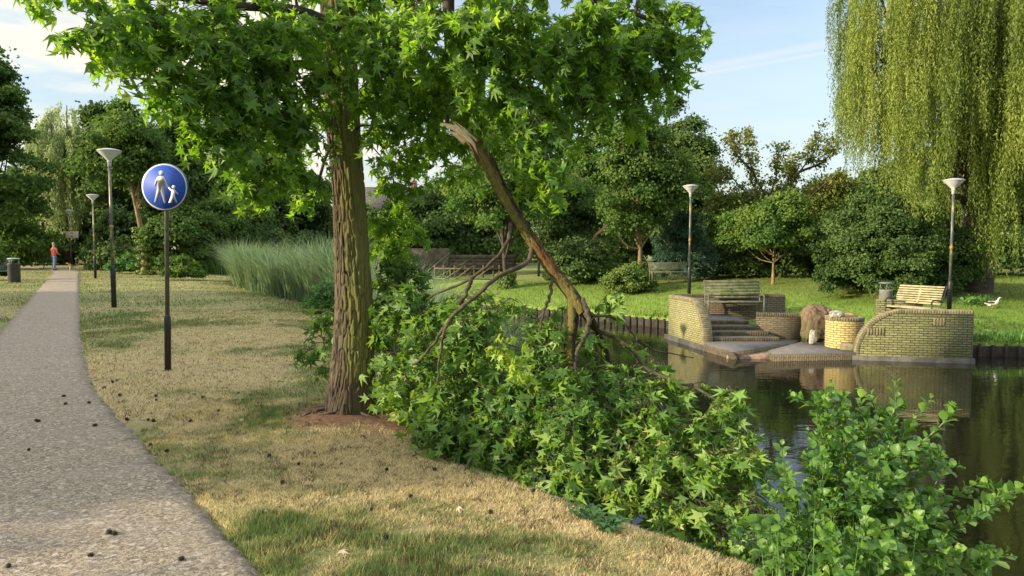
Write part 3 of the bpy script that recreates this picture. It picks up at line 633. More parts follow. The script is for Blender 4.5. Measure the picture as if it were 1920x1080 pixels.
    for px, py, d, rp, k in [(720,570,6.8,40,1.2),(765,505,6.9,36,1.1),(825,575,6.3,42,1.1),(705,620,6.8,34,1.2),(860,560,6.0,34,.9),(1015,655,5.6,34,1.1),(1110,705,5.6,36,1),(1050,690,5.5,40,1),(890,610,5.8,40,1),(780,570,6.5,44,1.2),(1150,690,5.6,34,.9),(730,530,7.1,40,1.3),(775,510,6.9,34,1.1),(745,470,7.3,34,1.2),(1040,640,5.8,32,1),(1000,660,5.7,36,1),(1090,650,5.9,28,.9),(760,545,6.6,45,1),(735,500,6.9,35,1),(745,600,6.6,50,1),(800,600,6.3,50,1),(740,660,6.6,50,1),(800,665,6.2,60,1),(750,715,6.4,45,1.2),(770,755,6.3,35,1.2),(820,730,6.1,65,1),(860,640,5.9,60,.9),(870,700,5.8,65,1),(880,780,5.8,70,1.1),(830,800,5.9,40,1.2),
        (900,590,5.9,40,.9),(930,640,5.8,45,.6),(880,840,5.7,30,1.2),(940,720,5.7,65,1),(950,800,5.5,75,1.1),(950,860,5.35,40,1.3),(1010,870,5.2,50,1.2),(1020,780,5.4,80,1),(1010,700,5.6,60,1),(1000,640,5.6,36,.9),(1030,620,5.6,36,1),(1060,700,5.3,45,.8),(1085,860,5.1,65,1.1),(1080,780,5.2,70,1),(1090,905,4.9,30,1.3),(1150,900,4.9,55,1.2),
        (1160,830,5.1,80,1),(1150,750,5.4,70,1),(1180,700,5.6,45,.9),(1210,770,5.2,70,1),(1240,860,4.9,80,1),(1240,930,4.7,50,1.3),(1300,940,4.6,70,1.2),(1330,870,4.8,80,1),(1310,790,5.1,60,1),(1250,720,5.4,50,.8),(1350,760,5.1,42,.9),(1300,720,5.4,30,.7),(1375,740,5.1,35,.9),(1390,800,5.0,35,.8),(1410,860,4.8,50,1),(1390,930,4.6,60,1.1),(1350,990,4.4,45,1.2),(1430,960,4.4,55,1.1),(1420,1010,4.2,40,1.2),
        (1055,575,5.9,20,.8),(1145,560,5.7,28,1),(1160,545,5.7,15,1),(1110,625,5.5,20,.9),(1195,640,5.7,25,.6),(1240,675,5.6,22,.6),(705,560,7.0,30,1),(900,545,5.8,25,.8),(960,560,5.7,18,.5),(840,560,6.3,30,.8),(920,580,5.7,30,.8),(870,600,5.8,40,.9),(1010,600,5.7,25,.9),(725,450,7.4,26,1.2)]:
        B.append(px_blob(px, py, d, rp*1.02, k*1.25))
    for px, py, d, rp in [(800,700,6.9,80),(900,720,6.6,90),(1000,760,6.3,90),(1100,770,6.0,90),(1200,800,5.9,90),(1290,830,5.6,80),(860,640,6.9,50),(1160,730,6.3,60),(1370,850,5.4,60)]: B.append(px_blob(px, py, d, rp, .8))
    Bl = [(c-org, a, b) for c, a, b in B]
    connect(Bl, nodes, mb, 15, .012, .05)
    mb.build('side_branches', M['mossy_twig'], root, True)
    tw = MB(); dat = sprays(Bl, 31, .079, 10, 1.5, tw, .85, .65, .12, .0026, .4); tw.build('twigs', M['twig'], root)
    leaves_obj('leaves', STAR, STARF, dat, M['gum_fallen'], root, 32)
    yb = [(c-org, a, b) for c, a, b in [px_blob(938,655,5.25,22,1.9), px_blob(962,680,5.25,22,1.9), px_blob(985,690,5.25,15,1.9), px_blob(945,632,5.25,12,1.9)]]
    tw = MB(); leaves_obj('yellow_leaves', STAR, STARF, sprays(yb, 33, .05, 10, .7, tw), M['gum_yellow'], root, 34); tw.build('yellow_twigs', M['stemgreen'], root)
    print('fallen leaves', len(dat[0]))
    # a loose splinter caught on a hanging twig
    o = D(1120, 440, 6.0); s = thing('bark_splinter', 'thin reddish splinter of wood dangling from a fine twig right of the broken limb', 'splinter', o)
    b = MB(); Q = np.array([D(1106,455,6.0), D(1118,440,6.0), D(1130,430,6.0), D(1139,421,6.0)])-o; b.tube(Q, [.002, .011, .013, .004], 5); b.build('strip', simple('raw_wood', (.38, .17, .11), .8, var=.3), s)
    b = MB(); b.tube(spline(np.array([D(1139,421,6.0), D(1146,400,6.0), D(1140,300,6.05), D(1150,200,6.1)])-o, 10), .0015, 4); b.build('twig', M['twig'], s)
fallen_limb()
# ------------------------------------------------------------ alder on the bank
def alder():
    base = np.array([1.78, 3.85, 0]); base[2] = float(terr(base[0], base[1], False))
    root = thing('alder_shrub', 'bushy round-leaved shrub with upright shoots on the near bank, lower right', 'shrub', base)
    W = lambda px, py, d: D(px, py, d)-base
    tips = [(1530,745,3.9),(1578,742,3.95),(1652,768,4.0),(1600,800,3.7),(1700,800,3.8),(1785,768,3.7),(1850,905,3.5),(1858,1030,3.2),(1690,760,4.1),(1560,830,3.6),(1640,850,3.5),(1760,850,3.6),(1540,930,3.3),(1610,920,3.3),(1680,900,3.4),(1740,930,3.5),(1800,960,3.4),(1450,930,3.7),(1480,980,3.4),(1560,1000,3.1),(1640,990,3.1),(1720,1000,3.2),(1790,1040,3.1),(1840,1060,3.1),(1430,1000,3.7),(1500,1050,3.2),(1600,1060,3.0),(1700,1070,3.0),(1620,780,4.0),(1590,870,3.9),(1660,940,3.8),(1550,780,3.7),(1720,860,3.7),(1580,960,3.7),(1690,1030,3.5),(1530,1020,3.6),(1450,1040,3.5),(1480,940,3.7),(1550,900,3.7),(1620,880,3.6),(1650,1060,3.0),(1760,1060,3.1),(1570,1040,3.0),(1700,940,3.2),(1640,920,3.2),(1770,990,3.6)]
    r = np.random.default_rng(5); st = MB(); O = []; DD = []; N = []; S = []
    for px, py, d in tips:
        tip = W(px, py, d); b0 = r.normal(size=3)*np.array([.10, .10, .0])
        mid = b0*.5+tip*np.array([.45, .45, .55])+r.normal(size=3)*.05; Q = spline([b0, mid, tip*.8+mid*.2+r.normal(size=3)*.02, tip], 30); L = np.linalg.norm(tip-b0)
        st.tube(Q, np.linspace(.009, .002, 30), 5, False)
        chains = [(Q, .25)]
        for kk in range(int(3+L*4.6)):
            t0 = r.uniform(.15, .8); a = Q[int(t0*29)]; dd = (tip-b0)/L*.7+unit(1, r)[0]*.75; ll = r.uniform(.10, .30)*(1.3-t0*.6)
            q = spline([a, a+dd*ll*.6, a+dd*ll+np.array([0, 0, .05])*ll], 10); st.tube(q, np.linspace(.003, .0012, 10), 4, False); chains.append((q, .15))
        for q, t0 in chains:
            ln = np.linalg.norm(np.diff(q, axis=0), axis=1).sum()*(1-t0); n = int(ln/.023)+3
            for k in range(n):
                t = t0+(1-t0)*k/(n-1); f = t*(len(q)-1); i0 = min(int(f), len(q)-2); p = q[i0]+(q[i0+1]-q[i0])*(f-i0); T = q[i0+1]-q[i0]; T = T/np.linalg.norm(T)
                a = k*2.4+r.uniform(-.3, .3); u = np.cross(T, [.3, .2, 1]); u /= np.linalg.norm(u)+1e-9; w = np.cross(T, u); sdv = u*math.cos(a)+w*math.sin(a)
                ld = T*.75+sdv*.8; O.append(p+ld*.012); DD.append(ld); N.append(sdv*-.4+T*.5+np.array([0, 0, .7])+unit(1, r)[0]*.45); S.append(r.uniform(.030, .060)*(1 if t < .9 else .62))
    st.build('stems', M['stemgreen'], root)
    dat = (np.array(O), np.array(DD), np.array(N), np.array(S), None)
    leaves_obj('leaves', ROUND, ROUNDF, dat, M['alder'], root, 6); print('alder', len(O))
alder()
# low weeds and tall grasses on the bank shoulder
def weeds():
    r = np.random.default_rng(77)
    def bunch(px0, px1, n, seed, hmin, hmax, w):
        rr = np.random.default_rng(seed); V = []; 
        for _ in range(n):
            px = rr.uniform(px0, px1); g = D(px, 1080, rr.uniform(2.9, 3.6)); g[2] = float(terr(g[0], g[1], False)); h = rr.uniform(hmin, hmax); a = rr.uniform(0, 6.28); l = np.array([math.cos(a), math.sin(a), 0])*h*rr.uniform(.1, .45); s = np.array([-math.sin(a), math.cos(a), 0])*w
            V += [g-s, g+s, g+l*.4+s*.7+[0, 0, h*.6], g+l*.4-s*.7+[0, 0, h*.6], g+l+[0, 0, h]]
        k = len(V)//5; F = []
        for i in range(k): F += [(5*i, 5*i+1, 5*i+2, 5*i+3), (5*i+3, 5*i+2, 5*i+4)]
        return V, F
    V, F = bunch(1440, 1760, 130, 3, .2, .6, .002)
    tag(mk('tall_grass', V, F, M['marsh'], attrs={'rnd': ('FACE', r.uniform(.2, 1, len(F)))}), 'thin upright grass stalks growing under the round-leaved shrub', 'grass', kind='stuff')
    labels = ['small blue-green weed on the dry slope at the grass edge', 'spiky green weed clump lying just below the first weed on the dry slope']
    for i, (px, py) in enumerate([(1105, 950), (1150, 965), (1460, 1050), (1500, 1060), (1430, 1020)]):
        d = [4.35, 4.2, 3.5, 3.4, 3.7][i]; g = D(px, py, d); g[2] = float(terr(g[0], g[1])); O = []; DD = []; N = []; S = []; st = MB()
        hh = .05 if i < 2 else .3
        for k in range(12 if i < 2 else 9):
            a = r.uniform(0, 6.28); e = np.array([math.cos(a)*r.uniform(.05, .16), math.sin(a)*.1, r.uniform(.4, 1)*hh]); q = spline([np.zeros(3), e*.5+[0, 0, hh*.2], e], 6); st.tube(q, .002, 4, False)
            for t in range(1, 6):
                for s_ in (-1, 1): O.append(q[t]); DD.append(np.array([math.cos(a+1.3*s_), math.sin(a+1.3*s_), .3])); N.append(np.array([0, 0, 1.])+unit(1, r)[0]*.3); S.append(r.uniform(.03, .06))
        root = thing('weed', ['blue-green weed low on the dry slope, left of two', 'blue-green weed low on the dry slope, right of two', 'leafy nettle at the foot of the round-leaved shrub, tallest at its left', 'leafy nettle under the round-leaved shrub at the bottom edge', 'leafy nettle between the straw slope and the fallen leaves'][i], 'weed', g, group='weeds on the near bank')
        st.build('stems', M['stemgreen'], root); T = RH.copy(); leaves_obj('leaves', T, RHF, (np.array(O), np.array(DD), np.array(N), np.array(S), None), M['nettle'], root, 8+i)
weeds()
#%%PART3
# ------------------------------------------------------------ brick landing in the pond
def brick_mat(name, c1, c2, mortar, algae, az0, az1, amt=.8, dirt=.75):
    m, nt, p, o = mat_new(name); tc = nn(nt, 'ShaderNodeTexCoord'); uv = tc.outputs['UV']; ob = tc.outputs['Object']
    br = nn(nt, 'ShaderNodeTexBrick'); br.inputs['Scale'].default_value = 1; br.inputs['Brick Width'].default_value = .215; br.inputs['Row Height'].default_value = .066
    br.inputs['Mortar Size'].default_value = .0085; br.inputs['Mortar Smooth'].default_value = .15; br.inputs['Bias'].default_value = 0
    wob = nn(nt, 'ShaderNodeVectorMath', operation='MULTIPLY_ADD'); nz = noise(nt, ob, 7, 3, .6, 1); nt.links.new(nz, wob.inputs[0]); wob.inputs[1].default_value = (.022, .022, 0); nt.links.new(uv, wob.inputs[2])
    nt.links.new(wob.outputs[0], br.inputs['Vector'])
    br.inputs['Color1'].default_value = c1+(1,); br.inputs['Color2'].default_value = c2+(1,); br.inputs['Mortar'].default_value = mortar+(1,)
    sz = nn(nt, 'ShaderNodeSeparateXYZ'); nt.links.new(ob, sz.inputs[0])
    n = noise(nt, ob, 2.4, 6, .7); n2 = noise(nt, ob, 14, 5, .7)
    c = mixc(nt, maprange(nt, n2, .42, .7, 0, dirt), br.outputs['Color'], tuple(q*.35 for q in c1))
    zf = maprange(nt, math_n(nt, 'ADD', sz.outputs[2], math_n(nt, 'MULTIPLY', math_n(nt, 'SUBTRACT', n, .5), -1.1)), az1, az0, 0, amt)
    gen = math_n(nt, 'MULTIPLY', maprange(nt, n, .48, .62), .55)
    c = mixc(nt, gen, c, mixc(nt, .5, c, algae))
    c = mixc(nt, zf, c, mixc(nt, maprange(nt, n2, .3, .7), algae, tuple(q*.6 for q in algae)))
    wl = maprange(nt, sz.outputs[2], WZ+.46, WZ+.10, 0, .85); c = mixc(nt, wl, c, (.035, .035, .02))
    nt.links.new(c, p.inputs['Base Color']); setp(p, Roughness=.9)
    h = math_n(nt, 'ADD', math_n(nt, 'MULTIPLY', br.outputs['Fac'], -1), math_n(nt, 'MULTIPLY', n2, .35)); bump(nt, p, h, .9, .012); return m
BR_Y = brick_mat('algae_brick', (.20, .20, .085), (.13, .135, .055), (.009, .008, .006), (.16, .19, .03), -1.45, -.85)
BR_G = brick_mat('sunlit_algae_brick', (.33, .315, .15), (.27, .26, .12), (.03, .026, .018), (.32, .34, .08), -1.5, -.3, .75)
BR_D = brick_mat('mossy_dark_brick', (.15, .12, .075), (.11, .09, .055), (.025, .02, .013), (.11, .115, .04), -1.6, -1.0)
CONC = simple('wet_concrete', (.105, .10, .085), .85, var=.5, scale=3, bmp=.5, bd=.01)
PAVE = simple('grey_slab_paving', (.12, .113, .115), .7, var=.3, scale=4, bmp=.3, bd=.004)
PINK = simple('reddish_brick_edge', (.33, .22, .16), .8, var=.5, scale=9, bmp=.5, bd=.006)
def prism_wall(name, p0, p1, prof, th, mat, parent, org, side=1, z0=0):
    """vertical wall between ground points p0, p1; prof = list of (s in 0..1, z) outline; thickness on 'side' (left of p0->p1 positive)"""
    p0 = np.array(p0, float); p1 = np.array(p1, float); e = p1-p0; L = np.linalg.norm(e); e = e/L; n = np.array([-e[1], e[0]])*side*th
    k = len(prof); V = []; 
    for off in (np.zeros(2), n):
        for s, z in prof: q = p0+e*L*s+off; V.append((q[0]-org[0], q[1]-org[1], z-org[2]))
    F = [tuple(range(k)), tuple(range(2*k-1, k-1, -1))]; UV = [(s*L, z) for s, z in prof]+[(s*L, z) for s, z in prof[::-1]]
    per = 0
    for i in range(k):
        j = (i+1) % k; d = math.hypot((prof[j][0]-prof[i][0])*L, prof[j][1]-prof[i][1])
        F.append((i, i+k, j+k, j)); UV += [(0, per), (th, per), (th, per+d), (0, per+d)]; per += d
    return mk(name, V, F, mat, parent, uv=UV)
def arc_profile(L, H0, H1, rx, plinth, n=14):
    """rectangle whose s=0 end is a quarter ellipse rising to the top"""
    pr = [(0, H0)]
    for k in range(1, n+1):
        a = math.pi/2*k/n; pr.append(((rx-rx*math.cos(a))/L, H0+plinth+(H1-H0-plinth)*math.sin(a)))
    pr += [(1, H1), (1, H0)]; return pr
def coping(p0, p1, L, pr, th, side, org, parent, mat):
    """soldier course following the top of an arched wall, each brick proud of the wall face"""
    p0 = np.array(p0, float); p1 = np.array(p1, float); e = (p1-p0)/np.linalg.norm(p1-p0); n = np.array([-e[1], e[0]])*side
    top = [np.array([s*L, z]) for s, z in pr[:-1]]; P = [top[0]]; 
    seg = np.array(top); ds = np.concatenate([[0], np.cumsum(np.linalg.norm(np.diff(seg, axis=0), axis=1))]); mb = MB(); w = .068; k = int(ds[-1]/w); r = random.Random(3)
    for i in range(k):
        d = (i+.5)*w; q = np.array([np.interp(d, ds, seg[:, 0]), np.interp(d, ds, seg[:, 1])]); q2 = np.array([np.interp(d+.01, ds, seg[:, 0]), np.interp(d+.01, ds, seg[:, 1])])
        t = q2-q; t /= np.linalg.norm(t)+1e-9; nr = np.array([-t[1], t[0]])
        cc = q-nr*.04; c3 = np.array([*(p0+e*cc[0]+n*th/2), cc[1]])-org
        X = np.array([e[0]*t[0], e[1]*t[0], t[1]]); Y = np.array([n[0], n[1], 0]); Z = np.cross(X, Y)
        mb.box(c3, (w-.012, th+.014, .105+r.uniform(-.004, .004)), np.stack([X, Y, Z], 1), .004)
    mb.build('coping', mat, parent)
def landing():
    cop_m = simple('soldier_course', (.24, .21, .12), .9, var=.45, scale=7, bmp=.5, bd=.006); cop_d = simple('mossy_shaded_course', (.125, .105, .06), .9, var=.5, scale=7, bmp=.5, bd=.006)  # second course is mossy, with the steps' shade also put into its colour
    # right curved wall
    a = (9.55, 19.88); b = (12.42, 19.27); L = math.dist(a, b); o = np.array([11, 19.6, WZ])
    t = thing('curved_brick_wall', 'yellow-green brick wall with a quarter-round left end, nearest on the right of the landing', 'wall', o)
    pr = arc_profile(L, WZ-.5, -.16, 1.28, .62); prism_wall('wall', a, b, pr, .30, BR_Y, t, o, 1)
    coping(a, b, L, pr, .30, 1, o, t, cop_m)
    prism_wall('plinth', (9.45, 19.84), (12.45, 19.20), [(0, WZ-.5), (0, WZ+.13), (1, WZ+.13), (1, WZ-.5)], .36, CONC, t, o, 1)
    e = (np.array(b)-np.array(a))/L
    for (px, py, nb) in ((1650, 624, 6), (1762, 603, 4)):
        mb = MB(); g = D(px, py, 19.5)
        s = ((g[:2]-np.array(a))@e)
        for k in range(nb):
            c = np.array([*(np.array(a)+e*(s+(k-nb/2)*.075)), g[2]]) - o; c[1] -= .008
            mb.box(c, (.055, .02, .2), Matrix.Rotation(math.atan2(e[1], e[0]), 3, 'Z'), .003)
        ob = mb.build('upright_brick_patch', cop_m, t)
    # left curved wall, seen from its outer side
    a = (5.86, 21.9); b = (5.36, 24.55); L = math.dist(a, b); o = np.array([5.6, 23, WZ])
    t = thing('curved_brick_wall', 'sunlit pale brick wall with a rounded near end, at the left of the steps', 'wall', o)
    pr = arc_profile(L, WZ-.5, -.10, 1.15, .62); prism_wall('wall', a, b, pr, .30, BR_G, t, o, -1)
    coping(a, b, L, pr, .30, -1, o, t, cop_m)
    # rear wall behind the bench
    o = np.array([7.5, 25.9, -1]); t = thing('rear_brick_wall', 'low dark brick wall behind the slatted bench at the head of the steps', 'wall', o)
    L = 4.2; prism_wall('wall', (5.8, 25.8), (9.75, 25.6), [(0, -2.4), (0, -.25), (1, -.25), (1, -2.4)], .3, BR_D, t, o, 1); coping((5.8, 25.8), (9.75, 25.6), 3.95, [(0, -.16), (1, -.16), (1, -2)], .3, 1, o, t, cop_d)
    # low wall to the right of the steps
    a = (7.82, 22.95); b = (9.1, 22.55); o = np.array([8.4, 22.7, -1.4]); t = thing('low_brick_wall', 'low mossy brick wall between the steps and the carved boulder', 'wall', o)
    prism_wall('wall', a, b, [(0, -2.0), (0, -.66), (1, -.66), (1, -2.0)], .3, BR_D, t, o, 1); coping(a, b, math.dist(a, b), [(0, -.57), (1, -.57), (1, -2)], .3, 1, o, t, cop_d)
    # steps
    o = np.array([6.9, 23, -1.36]); t = thing('brick_steps', 'four brick steps climbing to the bench between two brick walls', 'steps', o); r = random.Random(4)
    for k in range(4):
        y0 = 22.05+k*.45; z1 = -1.36+.1275*(k+1); x0 = 6.0; x1 = 8.25-.17*k; y1 = 25.75
        mb = MB(); nb = int((x1-x0)/.075)
        for i in range(nb): mb.box(np.array([x0+(i+.5)*(x1-x0)/nb, y0+.10, z1-.065+r.uniform(-.003, .003)])-o, ((x1-x0)/nb-.011, .21, .125), None, .004)
        mb.build('step_edge', cop_d, t)
        MB().box(np.array([(x0+x1)/2, (y0+.21+y1)/2, z1-.07])-o, (x1-x0, y1-y0-.21, .13)).build('tread', PAVE, t)
    # slabs at water level
    def slab(name, lab, poly, z1, th, matt, matside, cat='platform'):
        o = np.array([poly[0][0], poly[0][1], z1]); t = thing(name, lab, cat, o); P = np.array(poly)-o[:2]; k = len(P); c = P.mean(0); P2 = c+(P-c)*.997
        V = [(x, y, 0) for x, y in P2]+[(x, y, -.05) for x, y in P2]; F = [tuple(range(k))]+[(i, i+k, (i+1) % k+k, (i+1) % k) for i in range(k)]
        mk('paving', V, F, matt, t); per = 0; UV = []; V = [(x, y, -.02) for x, y in P]+[(x, y, -th) for x, y in P]; F = [(i, i+k, (i+1) % k+k, (i+1) % k) for i in range(k)]
        for i in range(k):
            d = math.dist(P[i], P[(i+1) % k]); UV += [(0, per), (th, per), (th, per+d), (0, per+d)]; per += d
        F.append(tuple(range(k))); UV += [tuple(q) for q in P]; mk('edge', V, F, matside, t, uv=UV); return t
    g = lambda px, py, z: tuple(GP(px, py, z)[:2])
    slab('stone_platform', 'grey paved platform at the foot of the steps, left of the lower one', [g(1319, 645, -1.36), g(1374, 660, -1.36), g(1420, 653, -1.36), g(1485, 644, -1.36), g(1500, 637, -1.36), (8.6, 22.4), (6.0, 22.3)], -1.352, .9, PAVE, BR_D)
    slab('stone_platform', 'grey paved platform at the foot of the round brick planter', [g(1440, 657, -1.36), g(1450, 663, -1.36), (9.52, 19.86), (10.3, 20.0), (10.6, 21.6), (9.3, 22.0), g(1500, 641, -1.36)], -1.364, .9, PAVE, BR_D)
    slab('low_ledge', 'reddish wet ledge just above the water between both platforms', [g(1362, 667, -1.5), g(1452, 668, -1.5), (8.9, 21.4), (7.4, 21.9)], -1.49, .6, PINK, PINK, 'ledge')
    q = slab('concrete_footing', 'dark wet concrete footing along the water under the left curved wall', [(5.22, 24.6), (5.72, 21.8), (6.2, 20.45), (6.5, 20.7), (6.1, 22.1), (5.6, 24.7)], -1.44, .7, CONC, CONC, 'footing')
    # soil and turf core
    t = thing('stone_platform', 'upper paved ledge behind the quarter-round brick wall, under the right bench', 'platform', (11.3, 21, -.62))
    poly = np.array([(10.9, 20.0), (12.35, 19.62), (12.7, 21.4), (11.2, 22.0), (10.7, 21)])-np.array([11.3, 21]); k = 5
    mk('paving', [(x, y, 0) for x, y in poly]+[(x, y, -1.4) for x, y in poly], [tuple(range(k))]+[(i, i+k, (i+1) % k+k, (i+1) % k) for i in range(k)], PAVE, t)
    # round planter
    o = np.array([9.72, 20.95, -1.36]); t = thing('round_planter', 'round brick planter glowing yellow in the sun, left of the quarter-round wall', 'planter', o); seg = 40; rr = .52; V = []; UV = []; F = []
    for z in (0, .80):
        for rad in (rr,):
            for j in range(seg): V.append((rad*math.cos(2*math.pi*j/seg), rad*math.sin(2*math.pi*j/seg), z))
    for j in range(seg):
        j2 = (j+1) % seg; F.append((j, j2, j2+seg, j+seg)); u0 = 2*math.pi*j/seg*rr; u1 = 2*math.pi*(j+1)/seg*rr; UV += [(u0, 0), (u1, 0), (u1, .8), (u0, .8)]
    mk('brick_drum', V, F, brick_mat('golden_brick', (.56, .44, .19), (.48, .37, .15), (.07, .055, .03), (.42, .38, .10), -.3, .3, .4), t, uv=UV, smooth=True)
    mb = MB()
    for j in range(44):
        a_ = 2*math.pi*j/44; mb.box((rr*.86*math.cos(a_), rr*.86*math.sin(a_), .845), (.17, .060, .10), Matrix.Rotation(a_, 3, 'Z'), .004)
    mb.build('rim', cop_m, t); MB().lathe([(.01, .74), (.40, .75), (.40, .70)], 24).build('soil', simple('dark_soil', (.06, .045, .03), .95), t)
    # rocks
    def rock(name, lab, c, sz, seed, mat, det=1.0, cat='rock', sq=0):
        bm = __import__('bmesh').new(); __import__('bmesh').ops.create_icosphere(bm, subdivisions=5, radius=1); V = np.array([v.co[:] for v in bm.verts]); F = np.array([[v.index for v in f.verts] for f in bm.faces]); bm.free()
        if sq: V = np.sign(V)*np.abs(V)**sq
        d = 1+.28*(fbm(V[:, 0]*1.6+seed, V[:, 1]*1.6, V[:, 2]*1.6, 4)-.5)*2*det
        wv = fbm(V[:, 0]*1.3+seed, V[:, 1]*1.3, V[:, 2]*1.3, 3); gr = np.abs(np.sin(wv*26)); d -= .11*det*sst(.6, 0, gr)+.05*fbm(V[:, 0]*7, V[:, 1]*7, V[:, 2]*7+seed, 4)
        o_ = mk(name, V*d[:, None]*np.array(sz), F, mat, attrs={'cav': ('POINT', sst(.45, 0, gr))}, smooth=True); o_.location = c; return tag(o_, lab, cat)
    m, nt, p, o_ = mat_new('carved_stone'); v = coords(nt); n = noise(nt, v, 4, 6, .7); at = nn(nt, 'ShaderNodeAttribute', attribute_name='cav')
    c = mixc(nt, maprange(nt, n, .35, .65), (.19, .125, .08), (.11, .085, .05)); sz_ = nn(nt, 'ShaderNodeSeparateXYZ'); nt.links.new(v, sz_.inputs[0])
    c = mixc(nt, maprange(nt, sz_.outputs[2], .25, -.25), c, mixc(nt, n, (.14, .13, .06), (.07, .06, .03))); c = mixc(nt, math_n(nt, 'MULTIPLY', at.outputs['Fac'], .8), c, (.07, .04, .025)); nt.links.new(c, p.inputs['Base Color']); setp(p, Roughness=.95); bump(nt, p, n, .8, .03)
    rock('carved_boulder', 'big reddish-brown carved boulder standing between the low wall and round planter', (9.48, 22.3, -.84), (.47, .40, .62), 3, m, .8, 'boulder', .72)
    wh = simple('pale_stone', (.50, .46, .40), .85, var=.6, scale=12, bmp=.8, bd=.02)
    rock('pale_stone', 'upright pale veined stone leaning at the foot of the carved boulder', (9.02, 21.45, -1.15), (.12, .11, .24), 9, wh, 1.2)
    rock('white_rock', 'cluster of rough white rock on the rim of the round brick planter', (9.40, 20.72, -.40), (.22, .17, .12), 14, simple('white_rock', (.62, .60, .52), .8, var=.7, scale=14, bmp=1, bd=.03), 1.5)
    rock('orange_rock', 'smooth orange rock lying inside the round brick planter', (9.85, 20.95, -.50), (.22, .15, .13), 24, simple('orange_rock', (.45, .27, .12), .8, var=.3), .6)
    t = thing('brick_block', 'small pale brick block beside the foot of the quarter-round wall', 'block', (9.55, 20.3, -1.36)); MB().box((.0, 0, .09), (.42, .36, .18), Matrix.Rotation(-.5, 3, 'Z'), .01).build('block', cop_m, t)
    o = np.array([11.15, 21.7, -.6]); t = thing('low_return_wall', 'pale low brick wall running below the slatted bench and bin on the right', 'wall', o); prism_wall('wall', (11.0, 21.65), (12.2, 21.3), [(0, -1.2), (0, -.03), (1, -.03), (1, -1.2)], .22, BR_Y, t, o, 1)
landing()
# timber edging of the banks
def edging(P, s0, s1, lab, seed, step=.34, z1=-1.14):
    pts = np.array(P, float); L = np.concatenate([[0], np.cumsum(np.linalg.norm(np.diff(pts, axis=0), axis=1))]); r = np.random.default_rng(seed); o = np.array([pts[0][0], pts[0][1], WZ])
    t = thing('timber_edging', lab, 'edging', o); mb = MB(); mb2 = MB()
    for d in np.arange(L[0], L[-1], step):
        x, y = np.interp(d, L, pts[:, 0]), np.interp(d, L, pts[:, 1]); x2, y2 = np.interp(d+.1, L, pts[:, 0]), np.interp(d+.1, L, pts[:, 1]); a = math.atan2(y2-y, x2-x); M_ = Matrix.Rotation(a, 3, 'Z')
        h = .31+r.uniform(-.02, .02); mb.box(np.array([x, y, WZ-.2+h/2])-o+[0, 0, .0], (step-.035, .05, h+.4), M_, .008)
        mb2.box(np.array([x+math.cos(a)*step/2, y+math.sin(a)*step/2, WZ+.0])-o+np.array([math.sin(a), -math.cos(a), 0])*.055, (.08, .08, .72+r.uniform(-.05, .05)), M_, .01)
    wd = simple('weathered_edging', (.04, .033, .025), .9, var=.6, scale=4, bmp=.6, bd=.02)
    tag(mb.build('plank_row', wd, t), kind='stuff'); tag(mb2.build('post_row', wd, t), kind='stuff')
edging(np.array([(-13, 57.5), (-10, 45.6), (-5, 37.7), (-.5, 33.75), (3, 30.8), (5.9, 27.5), (6.4, 26.6)])+np.array([0, 0]), 0, 0, 'dark timber piles edging the far bank left of the brick landing', 1)
edging([(12.6, 20.75), (14.7, 20.32), (18, 20.65), (25, 22.95), (34, 27.6)], 0, 0, 'dark timber piles edging the bank right of the brick landing', 2)
# ------------------------------------------------------------ street lamps
def lamp():
    t = thing('street_lamp', '', 'street lamp', (0, 0, 0))
    MB().lathe([(.062, 0), (.062, .98), (.058, 1.03), (.050, 1.06), (.050, 1.09)], 20).build('sleeve', simple('dark_green_sleeve', (.018, .026, .026), .45, var=.3, bmp=.1), t, True)
    m, nt, p, o = mat_new('lamp_pole_paint'); v = coords(nt); n = noise(nt, v, 3, 4, .6); n2 = noise(nt, coords(nt, 'Object', (8, 8, 1.2)), 1.5, 4, .7)
    nt.links.new(mixc(nt, maprange(nt, n2, .5, .6, 0, .8), mixc(nt, n, (.10, .11, .11), (.05, .06, .06)), (.40, .33, .10)), p.inputs['Base Color']); setp(p, Roughness=.4)
    pole = MB().tube([(0, 0, 1.05), (0, 0, 2.4), (0, 0, 3.62)], [.040, .037, .033], 16).build('pole', m, t, True)
    MB().lathe([(.036, 2.02), (.046, 2.04), (.046, 2.10), (.036, 2.12)], 16).build('band', simple('orange_band', (.34, .17, .05), .6), pole)
    pl = simple('opal_plastic', (.62, .63, .62), .35, var=.15, scale=5, bmp=0)
    hd = MB().lathe([(.045, 3.60), (.045, 3.74), (.055, 3.76), (.13, 3.84), (.275, 3.985), (.283, 3.995)], 32).build('lamp_shade', pl, t, True)
    MB().lathe([(.29, 3.99), (.292, 4.005), (.25, 4.025), (.12, 4.055), (.02, 4.062)], 32).build('lamp_cap', simple('lamp_cap', (.42, .44, .45), .4, var=.2, bmp=0), t, True)
    MB().lathe([(.05, 3.70), (.052, 3.70), (.052, 3.755), (.05, 3.755)], 16).build('collar', simple('lamp_collar', (.5, .5, .5), .4), hd)
    return t
SPOTS = [(214, 577, 18.5, 0, 'tall lamp nearest on the left lawn, left of the round blue sign'), (179, 522, 34.8, 0, 'middle lamp of the three along the path at left'), (134, 501, 50, 0, 'farthest lamp of the three by the path, with a rectangular sign'),
    (1292, 0, 26.15, -.27, 'lamp post behind the left curved brick wall of the landing'), (1779, 0, 20.9, -.53, 'lamp post behind the right curved brick wall, in front of the willow'), (1010, 520, 37.5, -.02, 'pale lamp among the trees beyond the broken limb')]
L0 = lamp()
